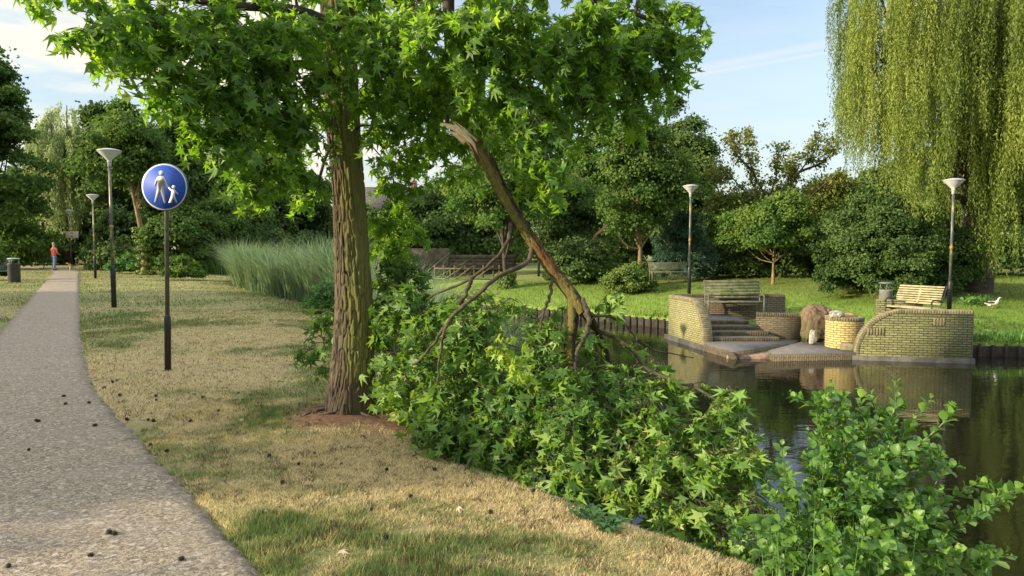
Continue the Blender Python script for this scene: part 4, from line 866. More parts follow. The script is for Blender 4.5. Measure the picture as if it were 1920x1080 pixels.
for i, (px, py, d, z, lab) in enumerate(SPOTS):
    g = D(px, 460+1350*(1.6-z)/d, d); loc = (g[0], d, z)
    if i == 0: L0.location = loc; L0['label'] = lab; L0['group'] = 'park lamps'
    else: dup(L0, loc, .7*i, lab, 'park lamps')
# ------------------------------------------------------------ blue round sign
def sign():
    g = GP(315, 695, 0); o = np.array([g[0], g[1], 0]); t = thing('pedestrian_sign', 'round blue footpath sign with white adult and child figures on a slim post', 'sign', o); t.rotation_euler = (0, R(1.1), R(-2))
    MB().lathe([(.040, -.1), (.040, .66), (.034, .70), (.030, .72)], 18).build('post_sleeve', simple('black_post', (.022, .018, .018), .45, var=.3), t, True)
    MB().tube([(0, 0, .66), (0, 0, 2.12), (0, 0, 2.60)], .0265, 16).build('post', simple('grey_post', (.13, .115, .105), .35, metal=.4, var=.35, scale=10), t, True)
    zc = 2.33; r0 = .293; seg = 72
    def disc(r_, y, th, n=seg): # facing -y
        V = [(r_*math.sin(2*math.pi*k/n), y, zc+r_*math.cos(2*math.pi*k/n)) for k in range(n)]; V += [(a, y+th, b) for a, _, b in V]
        return V, [tuple(range(n))[::-1], tuple(range(n, 2*n))]+[(k, (k+1) % n, (k+1) % n+n, k+n) for k in range(n)]
    b = MB(); V, F = disc(r0, -.040, .012); b.add(V, F); plate = b.build('plate', simple('plate_grey', (.16, .17, .18), .5, metal=.3), t)
    prof = [(r0-.012, -.044), (r0-.001, -.046), (r0+.004, -.036), (r0+.004, -.020), (r0-.002, -.018)]; V = []; F = []; n = seg
    for r_, y in prof:
        for k in range(n): V.append((r_*math.sin(2*math.pi*k/n), y, zc+r_*math.cos(2*math.pi*k/n)))
    for i in range(len(prof)-1): F += [(i*n+k, i*n+(k+1) % n, (i+1)*n+(k+1) % n, (i+1)*n+k) for k in range(n)]
    mk('rim', V, F, simple('dark_rim', (.05, .09, .14), .35, metal=.5), t, smooth=True)
    b = MB(); V, F = disc(r0-.004, -.0455, .005); b.add(V, F); b.build('white_ring', simple('sign_white', (.60, .66, .72), .35, var=.1, bmp=0), plate)
    b = MB(); V, F = disc(r0-.020, -.0475, .004); b.add(V, F); b.build('blue_face', simple('sign_blue', (.006, .065, .42), .6, var=.18, scale=5, bmp=0), plate)
    sc = 2*r0/640.0
    def X(pts, nm):
        n = len(pts); a = sum(pts[i][0]*pts[(i+1) % n][1]-pts[(i+1) % n][0]*pts[i][1] for i in range(n))
        if a > 0: pts = pts[::-1]
        P = [((x-500)*sc, -.0500, zc-(y-530)*sc) for x, y in pts]; V = P+[(a_, -.046, c) for a_, _, c in P]
        return V, [tuple(range(n))]+[(k, k+n, (k+1) % n+n, (k+1) % n) for k in range(n)]
    white = simple('figure_white', (.52, .53, .55), .4, var=.12, scale=20, bmp=0)
    def circ(cx, cy, r_): return [(cx+r_*math.cos(2*math.pi*k/28), cy+r_*math.sin(2*math.pi*k/28)) for k in range(28)]
    adult = [(432,380),(485,380),(502,395),(548,495),(562,527),(550,535),(532,515),(494,448),(490,560),(520,745),(495,748),(448,590),(440,590),(382,738),(357,740),(398,560),(410,450),(395,462),(372,522),(356,520),(362,495),(398,405),(412,388)]
    child = [(562,527),(600,556),(640,556),(652,572),(697,620),(690,632),(650,606),(645,645),(678,735),(665,744),(622,680),(605,742),(555,745),(560,735),(592,650),(598,585),(574,572),(550,535)]
    a = MB(); V, F = X(adult, 0); a.add(V, F); a.build('adult_figure', white, plate); a = MB(); V, F = X(circ(459, 341, 34), 0); a.add(V, F); a.build('adult_head', white, plate)
    a = MB(); V, F = X(child, 0); V = [(x, y-.0006 if y < -.048 else y, z) for x, y, z in V]; a.add(V, F); a.build('child_figure', white, plate); a = MB(); V, F = X(circ(630, 528, 25), 0); a.add(V, F); a.build('child_head', white, plate)
    for zz in (-.12, .14): b = MB(); b.box((0, -.012, zc+zz), (.10, .05, .035), None, .004); b.build('clamp', simple('clamp_steel', (.3, .3, .3), .4, metal=.7), t)
sign()
# rectangular sign seen from behind, hung on the far lamp
g = D(135, 440, 49.8); t = thing('rectangular_sign', 'beige rectangular sign seen from behind, mounted on the farthest left lamp', 'sign', g)
MB().box((0, 0, 0), (.88, .03, .46), None, .006).build('panel', simple('beige_panel', (.46, .42, .32), .6, var=.15), t)
MB().box((0, -.03, .12), (.16, .03, .05), None, .004).build('bracket', simple('bracket', (.08, .08, .08), .5), t); MB().box((0, -.03, -.12), (.16, .03, .05), None, .004).build('bracket', simple('bracket', (.08, .08, .08), .5), t)
# ------------------------------------------------------------ benches
def bench(name, lab, loc, rz, w, sh, bh, lean, nslat, nseat, wood, frame, curve=0.0, depth=.46, arm=True):
    t = thing(name, lab, 'bench', loc, rz, 'park benches')      # sits facing local -y
    def legset(x):
        b = MB(); b.tube([(x, -depth/2, 0), (x, -depth/2, sh+.20 if arm else sh)], .022, 6); b.tube([(x, depth/2-.02, 0), (x, depth/2-.03, sh), (x, depth/2+lean*.5+.02, sh+(bh-sh)*.5), (x, depth/2+lean+.04, bh)], .022, 6)
        b.tube([(x, -depth/2, sh-.04), (x, depth/2, sh-.04)], .02, 6)
        if arm: b.tube(spline([(x, -depth/2-.03, sh+.16), (x, -depth/2+.05, sh+.24), (x, 0, sh+.25), (x, depth/2+.05, sh+.2)], 12), .022, 6)
        return b
    for x in (-w/2+.03, w/2-.03): legset(x).build('side_frame', frame, t)
    s = MB()
    for k in range(nseat): y = -depth/2+.04+k*(depth-.06)/max(1, nseat-1); s.box((0, y, sh+.01), (w, (depth-.06)/nseat-.006, .035), None, .006)
    s.build('seat', wood, t)
    s = MB(); a = math.atan2(lean, bh-sh)
    for k in range(nslat):
        f = (k+.5)/nslat; z = sh+.10+f*(bh-sh-.10); y = depth/2+lean*(z-sh)/(bh-sh)-.01+curve*math.sin(f*math.pi); s.box((0, y, z), (w-.09, .03, (bh-sh-.1)/nslat*.74), Matrix.Rotation(-a, 3, 'X'), .006)
    s.box((0, depth/2+lean*.5+.02+curve, sh+(bh-sh)*.55), (.06, .03, (bh-sh)*.75), Matrix.Rotation(-a, 3, 'X'), .004)
    s.build('backrest', wood, t); return t
wg = simple('mossy_grey_wood', (.17, .17, .11), .9, var=.6, scale=6, bmp=.6, bd=.01, col2=(.07, .08, .035)); wy = simple('sunlit_weathered_wood', (.40, .36, .20), .85, var=.4, scale=6, bmp=.4, bd=.008)
fr = simple('bench_frame', (.14, .14, .12), .6, var=.4); frd = simple('dark_bench_frame', (.02, .02, .02), .5)
bench('park_bench', 'mossy slatted bench at the head of the brick steps', (7.82, 25.25, -.85), 0.0, 2.0, .46, 1.22, .12, 6, 5, wg, fr)
bench('park_bench', 'tilted pale slatted bench beside the bin behind the quarter-round wall', (11.72, 21.0, -.62), R(-58), 1.4, .40, 1.04, .28, 8, 5, wy, frd, -.05)
bench('park_bench', 'grey slatted bench under the trees beyond the landing, seen whole', (7.08, 32.5, -.03), R(4), 1.7, .42, .86, .14, 6, 4, wg, fr, arm=False)
bench('park_bench', 'dark-legged bench behind the litter bin at the far left of the path', (-23.25, 32.6, -.02), R(62), 1.6, .44, .95, .22, 6, 5, simple('grey_bench_wood', (.14, .15, .15), .8, var=.3), frd)
# ------------------------------------------------------------ litter bins
def bin_(lab, loc, h, r_, body, lid, rz=0):
    t = thing('litter_bin', lab, 'litter bin', loc, rz, 'litter bins'); MB().lathe([(r_*.94, 0), (r_, .03), (r_, h*.74), (r_*1.03, h*.75), (r_*1.03, h*.78), (r_*.9, h*.78), (r_*.88, h*.60)], 28).build('body', body, t, True)
    for a in (.5, 2.6, 4.4): MB().tube([(r_*.8*math.cos(a), r_*.8*math.sin(a), h*.74), (r_*.8*math.cos(a), r_*.8*math.sin(a), h*.96)], .016, 6).build('lid_strut', lid, t)
    MB().lathe([(.01, h*.945), (r_*1.02, h*.95), (r_*1.04, h*.965), (r_*.9, h*.99), (r_*.4, h), (.01, h)], 28).build('lid', lid, t, True)
bin_('dark litter bin with a pale flat lid on the grass at far left', (-21.45, 31.0, -.02), 1.08, .235, simple('dark_bin', (.045, .042, .05), .5, var=.3, scale=8), simple('bin_lid', (.36, .40, .40), .45))
bin_('grey litter bin behind the landing, left of the tilted pale bench', (11.5, 22.1, -.62), 1.10, .19, simple('grey_bin', (.20, .20, .18), .55, var=.3), simple('dark_lid', (.13, .15, .14), .4))
# ------------------------------------------------------------ skinned bodies
def skin(name, nodes, edges, mat, parent, sub=2, attr=None):
    """nodes: {key: (x,y,z,r)}; grow one continuous surface over a skeleton"""
    keys = list(nodes); me = bpy.data.meshes.new(name+'_rig'); me.from_pydata([nodes[k][:3] for k in keys], [(keys.index(a), keys.index(b)) for a, b in edges], []); ob = bpy.data.objects.new(name+'_rig', me); C.objects.link(ob)
    md = ob.modifiers.new('s', 'SKIN'); md.branch_smoothing = .6; sv = me.skin_vertices[0].data
    for i, k in enumerate(keys):
        r_ = nodes[k][3]; sv[i].radius = (r_, r_) if len(nodes[k]) < 5 else (nodes[k][3], nodes[k][4])
    sv[0].use_root = True; s2 = ob.modifiers.new('b', 'SUBSURF'); s2.levels = sub; s2.render_levels = sub
    dg = bpy.context.evaluated_depsgraph_get(); nm = bpy.data.meshes.new_from_object(ob.evaluated_get(dg)); bpy.data.objects.remove(ob); bpy.data.meshes.remove(me)
    nm.name = name; nm.materials.clear(); nm.materials.append(mat); nm.polygons.foreach_set('use_smooth', np.ones(len(nm.polygons), bool))
    o = bpy.data.objects.new(name, nm); C.objects.link(o); o.parent = parent; return o
def person():
    g = GP(97, 507, 0); t = thing('person', 'person in a salmon polo shirt and faded jeans walking a dog away down the path', 'person', (-28.85, 45.4, .0), R(-24))
    sk = simple('skin', (.50, .28, .19), .6, var=.1, bmp=0)
    hd = dict(pel=(0,0,.95,.12), wst=(0,-.01,1.10,.11), che=(0,0,1.32,.13), nek=(0,-.01,1.50,.055), hd0=(0,.01,1.58,.065), hd1=(0,.0,1.67,.085), hd2=(0,-.01,1.74,.06),
        shL=(-.17,0,1.42,.06), elL=(-.25,.02,1.17,.042), wrL=(-.17,.20,1.06,.03), hnL=(-.12,.27,1.05,.032), shR=(.17,0,1.42,.06), elR=(.26,.02,1.17,.042), wrR=(.15,.20,1.04,.03), hnR=(.10,.27,1.03,.032),
        hpL=(-.09,0,.90,.09), knL=(-.10,.03,.50,.06), anL=(-.11,-.02,.10,.04), hpR=(.09,0,.90,.09), knR=(.10,-.03,.50,.06), anR=(.12,-.10,.11,.04))
    E = [('pel','wst'),('wst','che'),('che','nek'),('nek','hd0'),('hd0','hd1'),('hd1','hd2'),('che','shL'),('shL','elL'),('elL','wrL'),('wrL','hnL'),('che','shR'),('shR','elR'),('elR','wrR'),('wrR','hnR'),('pel','hpL'),('hpL','knL'),('knL','anL'),('pel','hpR'),('hpR','knR'),('knR','anR')]
    for sd_, hn in ((-1, (-.12,.27,1.05)), (1, (.10,.27,1.03))):
        for k in range(4):
            hd[f'f{sd_}{k}'] = (hn[0]+(k-1.5)*.018, hn[1]+.045, hn[2]-.01, .009); hd[f'g{sd_}{k}'] = (hn[0]+(k-1.5)*.018, hn[1]+.065-.004*abs(k-1.5), hn[2]-.045, .008)
            E += [('hnL' if sd_ < 0 else 'hnR', f'f{sd_}{k}'), (f'f{sd_}{k}', f'g{sd_}{k}')]
        hd[f't{sd_}'] = (hn[0]-sd_*.045, hn[1]+.02, hn[2], .010); E.append(('hnL' if sd_ < 0 else 'hnR', f't{sd_}'))
    body = skin('body', hd, E, sk, t)
    sh = dict(b=(0,-.005,.88,.20,.15), w=(0,-.015,1.10,.205,.155), c=(0,-.01,1.32,.215,.15), n=(0,-.01,1.455,.085,.07), sL=(-.19,0,1.40,.085), eL=(-.245,.015,1.22,.07), sR=(.19,0,1.40,.085), eR=(.25,.015,1.22,.07))
    skin('polo_shirt', sh, [('b','w'),('w','c'),('c','n'),('c','sL'),('sL','eL'),('c','sR'),('sR','eR')], simple('salmon_cotton', (.68, .13, .10), .9, var=.15, bmp=.1), t)
    jn = dict(p=(0,0,.98,.135,.12), hL=(-.09,0,.86,.105), kL=(-.10,.03,.50,.078), aL=(-.11,-.02,.11,.068), hR=(.09,0,.86,.105), kR=(.10,-.03,.50,.078), aR=(.12,-.10,.13,.068))
    skin('jeans', jn, [('p','hL'),('hL','kL'),('kL','aL'),('p','hR'),('hR','kR'),('kR','aR')], simple('faded_denim', (.14, .19, .29), .9, var=.25, bmp=.2), t)
    for x, y, z in ((-.11, 0, 0), (.12, -.08, .02)): skin('shoe', dict(a=(x, y-.03, .055+z, .05), b=(x, y+.07, .045+z, .045), c=(x, y+.15, .04+z, .035)), [('a','b'),('b','c')], simple('dark_shoe', (.015, .015, .02), .6), t)
    hr = dict(a=(0,-.035,1.66,.082), b=(0,-.02,1.735,.085), c=(0,.03,1.775,.06)); skin('hair', hr, [('a','b'),('b','c')], simple('grey_hair', (.42, .36, .30), .9, var=.2), t)
    for x_ in (-.035, .035): MB().box((x_, .078, 1.69), (.022, .012, .010), None, .004).build('eye', simple('eye', (.03, .02, .02), .3), t)
    f = MB(); f.tube([(0, .08, 1.69), (0, .105, 1.655), (0, .09, 1.65)], [.008, .014, .010], 6); f.build('nose', sk, t)
    f = MB(); f.tube([(-.088, 0, 1.70), (-.095, -.005, 1.675), (-.086, 0, 1.65)], [.010, .013, .008], 6); f.build('ear', sk, t); f = MB(); f.tube([(.088, 0, 1.70), (.095, -.005, 1.675), (.086, 0, 1.65)], [.010, .013, .008], 6); f.build('ear', sk, t)
    f = MB(); f.tube([(-.03, .083, 1.615), (0, .09, 1.612), (.03, .083, 1.615)], .006, 5); f.build('mouth', simple('lips', (.4, .14, .12), .5), t)
    # the dog
    m, nt, p, o = mat_new('beagle_coat'); v = coords(nt); s = nn(nt, 'ShaderNodeSeparateXYZ'); nt.links.new(v, s.inputs[0]); n = noise(nt, v, 9, 3, .5)
    c = mixc(nt, maprange(nt, math_n(nt, 'ADD', s.outputs[2], math_n(nt, 'MULTIPLY', n, .06)), .27, .30), (.62, .56, .46), (.36, .17, .06)); sad = math_n(nt, 'MULTIPLY', maprange(nt, s.outputs[2], .31, .34), math_n(nt, 'MULTIPLY', maprange(nt, s.outputs[0], -.16, -.12), maprange(nt, s.outputs[0], .16, .10)))
    c = mixc(nt, sad, c, (.025, .02, .018)); nt.links.new(c, p.inputs['Base Color']); setp(p, Roughness=.9)
    d = thing('dog', 'small tricolour dog trotting on the path at the walker\'s right', 'dog', (-27.75, 45.6, .0), R(200))
    N_ = dict(ch=(.15,0,.32,.10,.085), md=(0,0,.33,.09,.075), rp=(-.17,0,.335,.082,.07), nk=(.26,0,.41,.06), hd=(.33,0,.47,.062), mz=(.43,0,.445,.033), t1=(-.25,0,.40,.02), t2=(-.30,0,.50,.014), t3=(-.29,0,.58,.009))
    Ed = [('ch','md'),('md','rp'),('ch','nk'),('nk','hd'),('hd','mz'),('rp','t1'),('t1','t2'),('t2','t3')]
    for s_ in (-1, 1):
        f_ = .05*s_; N_.update({f'a{s_}': (.17+f_*.3,.055*s_,.22,.032), f'b{s_}': (.16+f_,.06*s_,.12,.021), f'c{s_}': (.17+f_*1.4,.06*s_,.02,.021), f'd{s_}': (-.15,.06*s_,.24,.045), f'e{s_}': (-.22-f_,.065*s_,.12,.021), f'g{s_}': (-.19-f_,.065*s_,.02,.021)})
        Ed += [('ch', f'a{s_}'), (f'a{s_}', f'b{s_}'), (f'b{s_}', f'c{s_}'), ('rp', f'd{s_}'), (f'd{s_}', f'e{s_}'), (f'e{s_}', f'g{s_}')]
    skin('body', N_, Ed, m, d)
    for s_ in (-1, 1): skin('ear', dict(a=(.31,.055*s_,.50,.016), b=(.32,.075*s_,.44,.026), c=(.33,.078*s_,.40,.014)), [('a','b'),('b','c')], simple('tan_ear', (.30, .13, .05), .9), d)
person()
def goose():
    g = D(1860, 568, 24.6); z = float(terr(g[0], g[1])); t = thing('goose', 'white goose with dark wings standing on the bank below the willow', 'goose', (g[0], g[1], z), R(-10)); t.scale = (.78, .78, .78)
    wt = simple('white_plumage', (.72, .70, .66), .9, var=.15, bmp=.1); dk = simple('dark_plumage', (.03, .03, .03), .8)
    skin('body', dict(b=(0,0,.24,.12,.10), f=(.16,0,.27,.10), r=(-.18,0,.25,.07), tl=(-.30,0,.27,.025), n1=(.23,0,.36,.045), n2=(.25,0,.45,.035), h=(.28,0,.51,.045), bk=(.37,0,.495,.016)), [('b','f'),('b','r'),('r','tl'),('f','n1'),('n1','n2'),('n2','h'),('h','bk')], wt, t)
    for s_ in (-1, 1):
        skin('wing', dict(a=(.08,.085*s_,.29,.03,.05), b=(-.12,.105*s_,.29,.03,.055), c=(-.32,.05*s_,.29,.012)), [('a','b'),('b','c')], dk, t)
        MB().tube([(.02, .05*s_, .17), (.02, .05*s_, .015), (.08, .05*s_, .012)], [.014, .012, .016], 6).build('leg', simple('orange_leg', (.5, .2, .04), .6), t)
    skin('crown_patch', dict(a=(.24,0,.47,.036), b=(.265,0,.535,.036)), [('a','b')], simple('grey_head', (.12, .09, .08), .8), t)
goose()
#%%PART4
def fence_and_wall():
    dw = simple('dark_old_brick', (.13, .10, .075), .95, var=.5, scale=2.5, bmp=.8, bd=.03)
    o = D(870, 505, 46); o[2] = -.3; t = thing('bridge_parapet', 'dark weathered beam parapet with a taller left block, across the pond', 'parapet', o); W = lambda px, py, d=46: D(px, py, d)-o
    a = W(768, 500); b = W(842, 466); MB().box(((a[0]+b[0])/2, 0, (a[2]+b[2])/2-.3), (b[0]-a[0], .5, b[2]-a[2]+.6), None, .03).build('end_block', dw, t)
    for k in range(4):
        z1 = W(850, 478+k*7)[2]; MB().box(((W(843, 480)[0]+W(968, 480)[0])/2, -.03+.04*(k % 2), z1-.11), (W(968, 480)[0]-W(843, 480)[0], .36, .215), None, .02).build('beam', dw, t)
    MB().box((W(905, 490)[0], .2, -.2), (4.1, .3, 1.2)).build('backing', dw, t)
    wd = simple('grey_fence_wood', (.20, .15, .09), .9, var=.4, scale=5); o = D(870, 530, 40); o[2] = 0; t = thing('wooden_fence', 'brown wooden rail fence with slanting braces in front of the dark parapet', 'fence', o); W = lambda px, py, d=40: D(px, py, d)-o
    for px in (815, 832, 852, 872, 889, 906, 925, 936):
        p_ = W(px, 497); MB().box((p_[0], 0, (p_[2]-.2)/2), (.07, .07, p_[2]+.2), None, .008).build('post', wd, t)
    for py in (503, 522): q = W(815, py); r_ = W(936, py+2); MB().tube([(q[0], -.05, q[2]), (r_[0], -.05, r_[2])], .03, 6).build('rail', wd, t)
    for x0, x1 in ((832, 872), (852, 889), (889, 925)): q = W(x0, 524); r_ = W(x1, 498); MB().tube([(q[0], -.09, q[2]), (r_[0], -.09, r_[2])], .028, 6).build('brace', wd, t)
    # house beyond the trees
    o = np.array([-15.5, 92, 0]); t = thing('brick_house', 'brick house with a dark roof, glimpsed between trunk and hanging leaves', 'house', o)
    h = 5.6; MB().box((0, 0, h/2), (11, 8, h)).build('wall', simple('house_brick', (.30, .14, .09), .9, var=.2), t)
    V = [(-5.8, -4.4, h), (5.8, -4.4, h), (5.8, 4.4, h), (-5.8, 4.4, h), (-5.8, 0, h+3.4), (5.8, 0, h+3.4)]; rf = mk('roof', V, [(0, 1, 5, 4), (2, 3, 4, 5), (0, 4, 3), (1, 2, 5), (0, 3, 2, 1)], simple('dark_tiles', (.07, .065, .07), .8, var=.3, scale=2), t)
    MB().box((3, 0, h+3.4), (.8, .8, 1.6)).build('chimney', simple('chimney_brick', (.28, .13, .09), .9), rf)
    for x in (-3.6, -1.2, 1.2, 3.6):
        w = MB().box((x, -4.03, 3.9), (1.3, .1, 1.3)).build('window', simple('window_frame', (.7, .7, .68), .5), t); MB().box((x, -4.09, 3.9), (1.1, .06, 1.1)).build('pane', simple('window_glass', (.03, .04, .05), .1), w)
fence_and_wall()
# ------------------------------------------------------------ trees and shrubs
def ftree(name, lab, x, y, h, r, th, tr, mat, leaf, ncl, per, seed, z=None, group=None, bark=None, sx=1.0, ox=0.0, oy=0.0, flat=1.0, cat='tree', clr=.27, lean=0.0, hollow=.45, jag=.35, ivy=False, low=0.0, temp=None):
    if z is None: z = float(terr(np.array([x]), np.array([y]), False)[0])-.05
    rr = np.random.default_rng(seed); root = thing(name, lab, cat, (x, y, z), 0, group); ch = (h-th)/2*1.0; cc = np.array([ox, oy, th+ch])
    # lobes of different size, each carrying clumps, make the crown uneven
    nl = max(3, int(9 if r > 1.2 else 4)); lu = unit(nl, rr); lu[:, 2] = lu[:, 2]*.9+.05; lo = lu*rr.uniform(.3, .74, nl)[:, None]*(1+.18*(jag > .3)*(rr.random((nl, 1))-.35)); lr = rr.uniform(.26, .58, nl); li = rr.integers(0, nl, ncl)
    u = unit(ncl, rr); u[:, 2] = np.where(u[:, 2] < -.75, -u[:, 2], u[:, 2]); rad = rr.uniform(hollow, 1, ncl)**.6; rad *= 1+jag*(vn(u[:, 0]*2.1+seed, u[:, 1]*2.1, u[:, 2]*2.1)-.6)*1.4
    uu = u*rad[:, None]; uu = np.where((rr.random(ncl) < .12+.5*hollow*(jag < .3))[:, None], uu, lo[li]+u*(lr[li]*rad**.5)[:, None]); taper = 1-.32*flat*np.clip(uu[:, 2], 0, 1)
    cp = cc+uu*np.array([r*sx, r, ch])*np.stack([taper, taper, np.ones(ncl)], 1); 
    if th < .9:
        q_ = rr.uniform(0, 1, ncl) < .28; a_ = rr.uniform(0, 6.28, ncl); cp[q_, 0] = ox+np.cos(a_[q_])*r*sx*rr.uniform(.4, .95, q_.sum()); cp[q_, 1] = oy+np.sin(a_[q_])*r*rr.uniform(.4, .95, q_.sum()); cp[q_, 2] = rr.uniform(.2, .35*h, q_.sum())
    cp[:, 2] = np.clip(cp[:, 2], .25, None); cr = r*clr*rr.uniform(.4, 1.15, ncl)
    k = rr.integers(0, ncl, ncl*per); d = unit(len(k), rr); d[:, 2] = np.where(d[:, 2] < -.2, -d[:, 2]*.8, d[:, 2]); q = rr.uniform(.2, 1.0, len(k))**.5*(1+.75*rr.random(len(k))**4)
    P = cp[k]+d*(cr[k]*q)[:, None]*np.array([1.05, 1.05, 1.0]); keep = P[:, 2] > .05+low; P = P[keep]; d = d[keep]; k = k[keep]
    out = P-cc; out /= np.linalg.norm(out, axis=1)[:, None]+1e-9; n = d*.8+out*.5+unit(len(P), rr)*.55; dd = unit(len(P), rr)*.8+d*.5+np.array([0, 0, -.35])
    T, TF = temp or (RH, RHF); V, F = scatter(T, TF, P, frames(dd, n), leaf*rr.uniform(.6, 1.3, len(P)))
    crn = rr.uniform(0, 1, ncl); rn = np.clip(.55*crn[k]+.45*rr.uniform(0, 1, len(P)), 0, 1)
    mk('crown', V, F, mat, root, attrs={'rnd': ('FACE', np.repeat(rn, len(TF)))})
    if tr > 0:
        mb = MB(); top = np.array([ox*.8+lean, oy*.8, th+ch*1.1]); Q = spline([np.array([0, 0, -.2]), np.array([.04*lean, 0, th*.5]), np.array([ox*.25+lean*.5, oy*.2, th]), top], 14)
        mb.tube(Q, tr*np.concatenate([[1.5, 1.12], np.linspace(1, .3, 12)]), 12, False)
        for j in rr.permutation(ncl)[:min(ncl, 16)]:
            s = Q[int(rr.uniform(9, 13))]; m_ = (s+cp[j])/2+np.array([0, 0, -.1*r]); mb.tube(spline([s, m_, cp[j]], 7), np.linspace(tr*.32, tr*.06, 7), 6, False)
        mb.build('trunk', bark or M['bark_far'], root, True)
    if ivy:
        n_ = 2600; t_ = rr.uniform(0, 1, n_); i_ = (t_*8).astype(int); a = rr.uniform(0, 6.28, n_); P = Q[i_]+np.stack([np.cos(a), np.sin(a), np.zeros(n_)], 1)*(tr*1.2+rr.uniform(0, .25, n_)[:]*1)[:, None]+unit(n_, rr)*.1; V, F = scatter(RH, RHF, P, frames(unit(n_, rr)+np.array([0, 0, -1.]), np.stack([np.cos(a), np.sin(a), .3+0*a], 1)), .13*rr.uniform(.6, 1.2, n_))
        mk('ivy', V, F, M['ivy'], root, attrs={'rnd': ('FACE', rr.uniform(0, 1, n_))})
    return root
def at(px, topy, d): return (px-960)/F_PX*d, d, 1.6+(460-topy)*d/F_PX
def vegetation():
    md, mm, ml, bg, sh = M['tree_dark'], M['tree_mid'], M['tree_light'], M['bluegreen'], M['shrub']; G = 'trees round the pond'
    def T(lab, px, topy, d, r, th, tr, mat, leaf, ncl, per, seed, **k):
        x, y, h = at(px, topy, d); return ftree(k.pop('name', 'broadleaf_tree'), lab, x, y, h, r, th, tr, mat, leaf, ncl, per, seed, group=k.pop('group', G), **k)
    # left side
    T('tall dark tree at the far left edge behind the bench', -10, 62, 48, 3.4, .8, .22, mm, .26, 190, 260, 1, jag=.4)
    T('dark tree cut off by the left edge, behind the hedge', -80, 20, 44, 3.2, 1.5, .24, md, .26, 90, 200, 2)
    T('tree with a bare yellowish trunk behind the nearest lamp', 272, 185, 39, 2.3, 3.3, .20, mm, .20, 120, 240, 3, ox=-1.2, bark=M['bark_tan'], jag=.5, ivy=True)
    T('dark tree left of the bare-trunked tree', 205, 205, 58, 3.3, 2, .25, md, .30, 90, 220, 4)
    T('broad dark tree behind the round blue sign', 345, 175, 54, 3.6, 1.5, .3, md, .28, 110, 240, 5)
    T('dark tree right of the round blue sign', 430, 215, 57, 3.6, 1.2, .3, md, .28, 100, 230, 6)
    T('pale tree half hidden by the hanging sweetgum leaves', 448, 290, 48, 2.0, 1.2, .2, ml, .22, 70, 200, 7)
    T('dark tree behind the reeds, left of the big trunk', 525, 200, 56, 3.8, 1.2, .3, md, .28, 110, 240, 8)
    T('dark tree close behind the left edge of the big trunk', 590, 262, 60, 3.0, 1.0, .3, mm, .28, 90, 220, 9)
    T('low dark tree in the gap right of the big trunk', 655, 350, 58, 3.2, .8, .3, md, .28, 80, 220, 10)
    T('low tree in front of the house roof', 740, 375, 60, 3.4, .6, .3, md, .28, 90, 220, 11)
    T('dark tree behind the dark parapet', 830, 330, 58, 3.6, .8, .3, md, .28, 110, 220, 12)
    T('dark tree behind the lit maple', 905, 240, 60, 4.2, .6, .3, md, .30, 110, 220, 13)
    T('dense dark shrub under the trees behind the dog walker', 60, 395, 60, 3.2, .1, .1, md, .26, 90, 220, 14, name='dark_shrub', cat='shrub')
    T('dense dark shrub behind the farthest left lamp', 160, 390, 62, 3.4, .1, .1, md, .26, 90, 220, 15, name='dark_shrub', cat='shrub')
    T('grey-green shrub between the left lamps and bare trunk', 225, 400, 47, 2.2, .1, .08, md, .20, 80, 240, 16, name='dark_shrub', cat='shrub')
    T('rounded mid-green shrub directly behind the round sign post', 345, 385, 40, 1.9, .1, .08, mm, .17, 90, 260, 17, name='leafy_shrub', cat='shrub')
    T('mid-green shrub between round sign and reeds', 410, 370, 43, 1.9, .1, .08, mm, .17, 80, 260, 18, name='leafy_shrub', cat='shrub')
    T('dark shrub behind the reeds beside the big trunk', 560, 350, 46, 2.3, .1, .08, md, .2, 90, 230, 19, name='dark_shrub', cat='shrub')
    T('dark shrub above the reeds, left of the big trunk', 480, 360, 45, 2.1, .1, .08, md, .2, 90, 230, 20, name='dark_shrub', cat='shrub')
    T('low bright green shrub at the far end of the lawn', 245, 480, 41, .95, .0, 0, M['marsh'], .12, 60, 220, 21, name='low_shrub', cat='shrub', sx=1.2)
    T('olive-green low shrub right of the bare tree trunk', 345, 484, 33, .8, .0, 0, ml, .12, 50, 220, 22, name='low_shrub', cat='shrub', sx=1.3)
    T('clipped green hedge end cut off by the left edge', -22, 455, 33, .75, .0, 0, mm, .08, 70, 260, 23, name='hedge', cat='hedge')
    T('yellow-green shrub at the right end of the reeds beside the trunk', 606, 515, 17.5, .42, 0, 0, M['marsh'], .06, 60, 220, 24, name='low_shrub', cat='shrub', sx=1.2)
    # middle
    T('spreading maple catching the sun behind the broken limb', 950, 225, 38, 3.2, 1.3, .20, ml, .17, 130, 300, 30, jag=.45, ivy=True, flat=.5, ox=-.4)
    T('tall pale-topped tree behind the maple', 1105, 228, 50, 2.4, 1.5, .25, ml, .22, 100, 240, 31, jag=.5)
    T('dense dark-green tree with ivy-clad pale trunk', 1200, 215, 35, 2.5, 1.7, .17, mm, .15, 140, 300, 32, bark=M['bark_tan'], jag=.5, ivy=True, sx=1.1)
    T('tall dark tree whose top stands against the sky left of centre lamp', 1275, 190, 44, 2.6, 1.0, .25, md, .19, 130, 280, 33, jag=.6)
    T('dark conifer-like tree behind the ivy-clad tree', 1155, 240, 52, 2.0, .5, .25, md, .22, 100, 230, 34)
    T('low spreading tree in the dark right of the maple', 1060, 330, 44, 3.0, .6, .2, md, .2, 110, 260, 35)
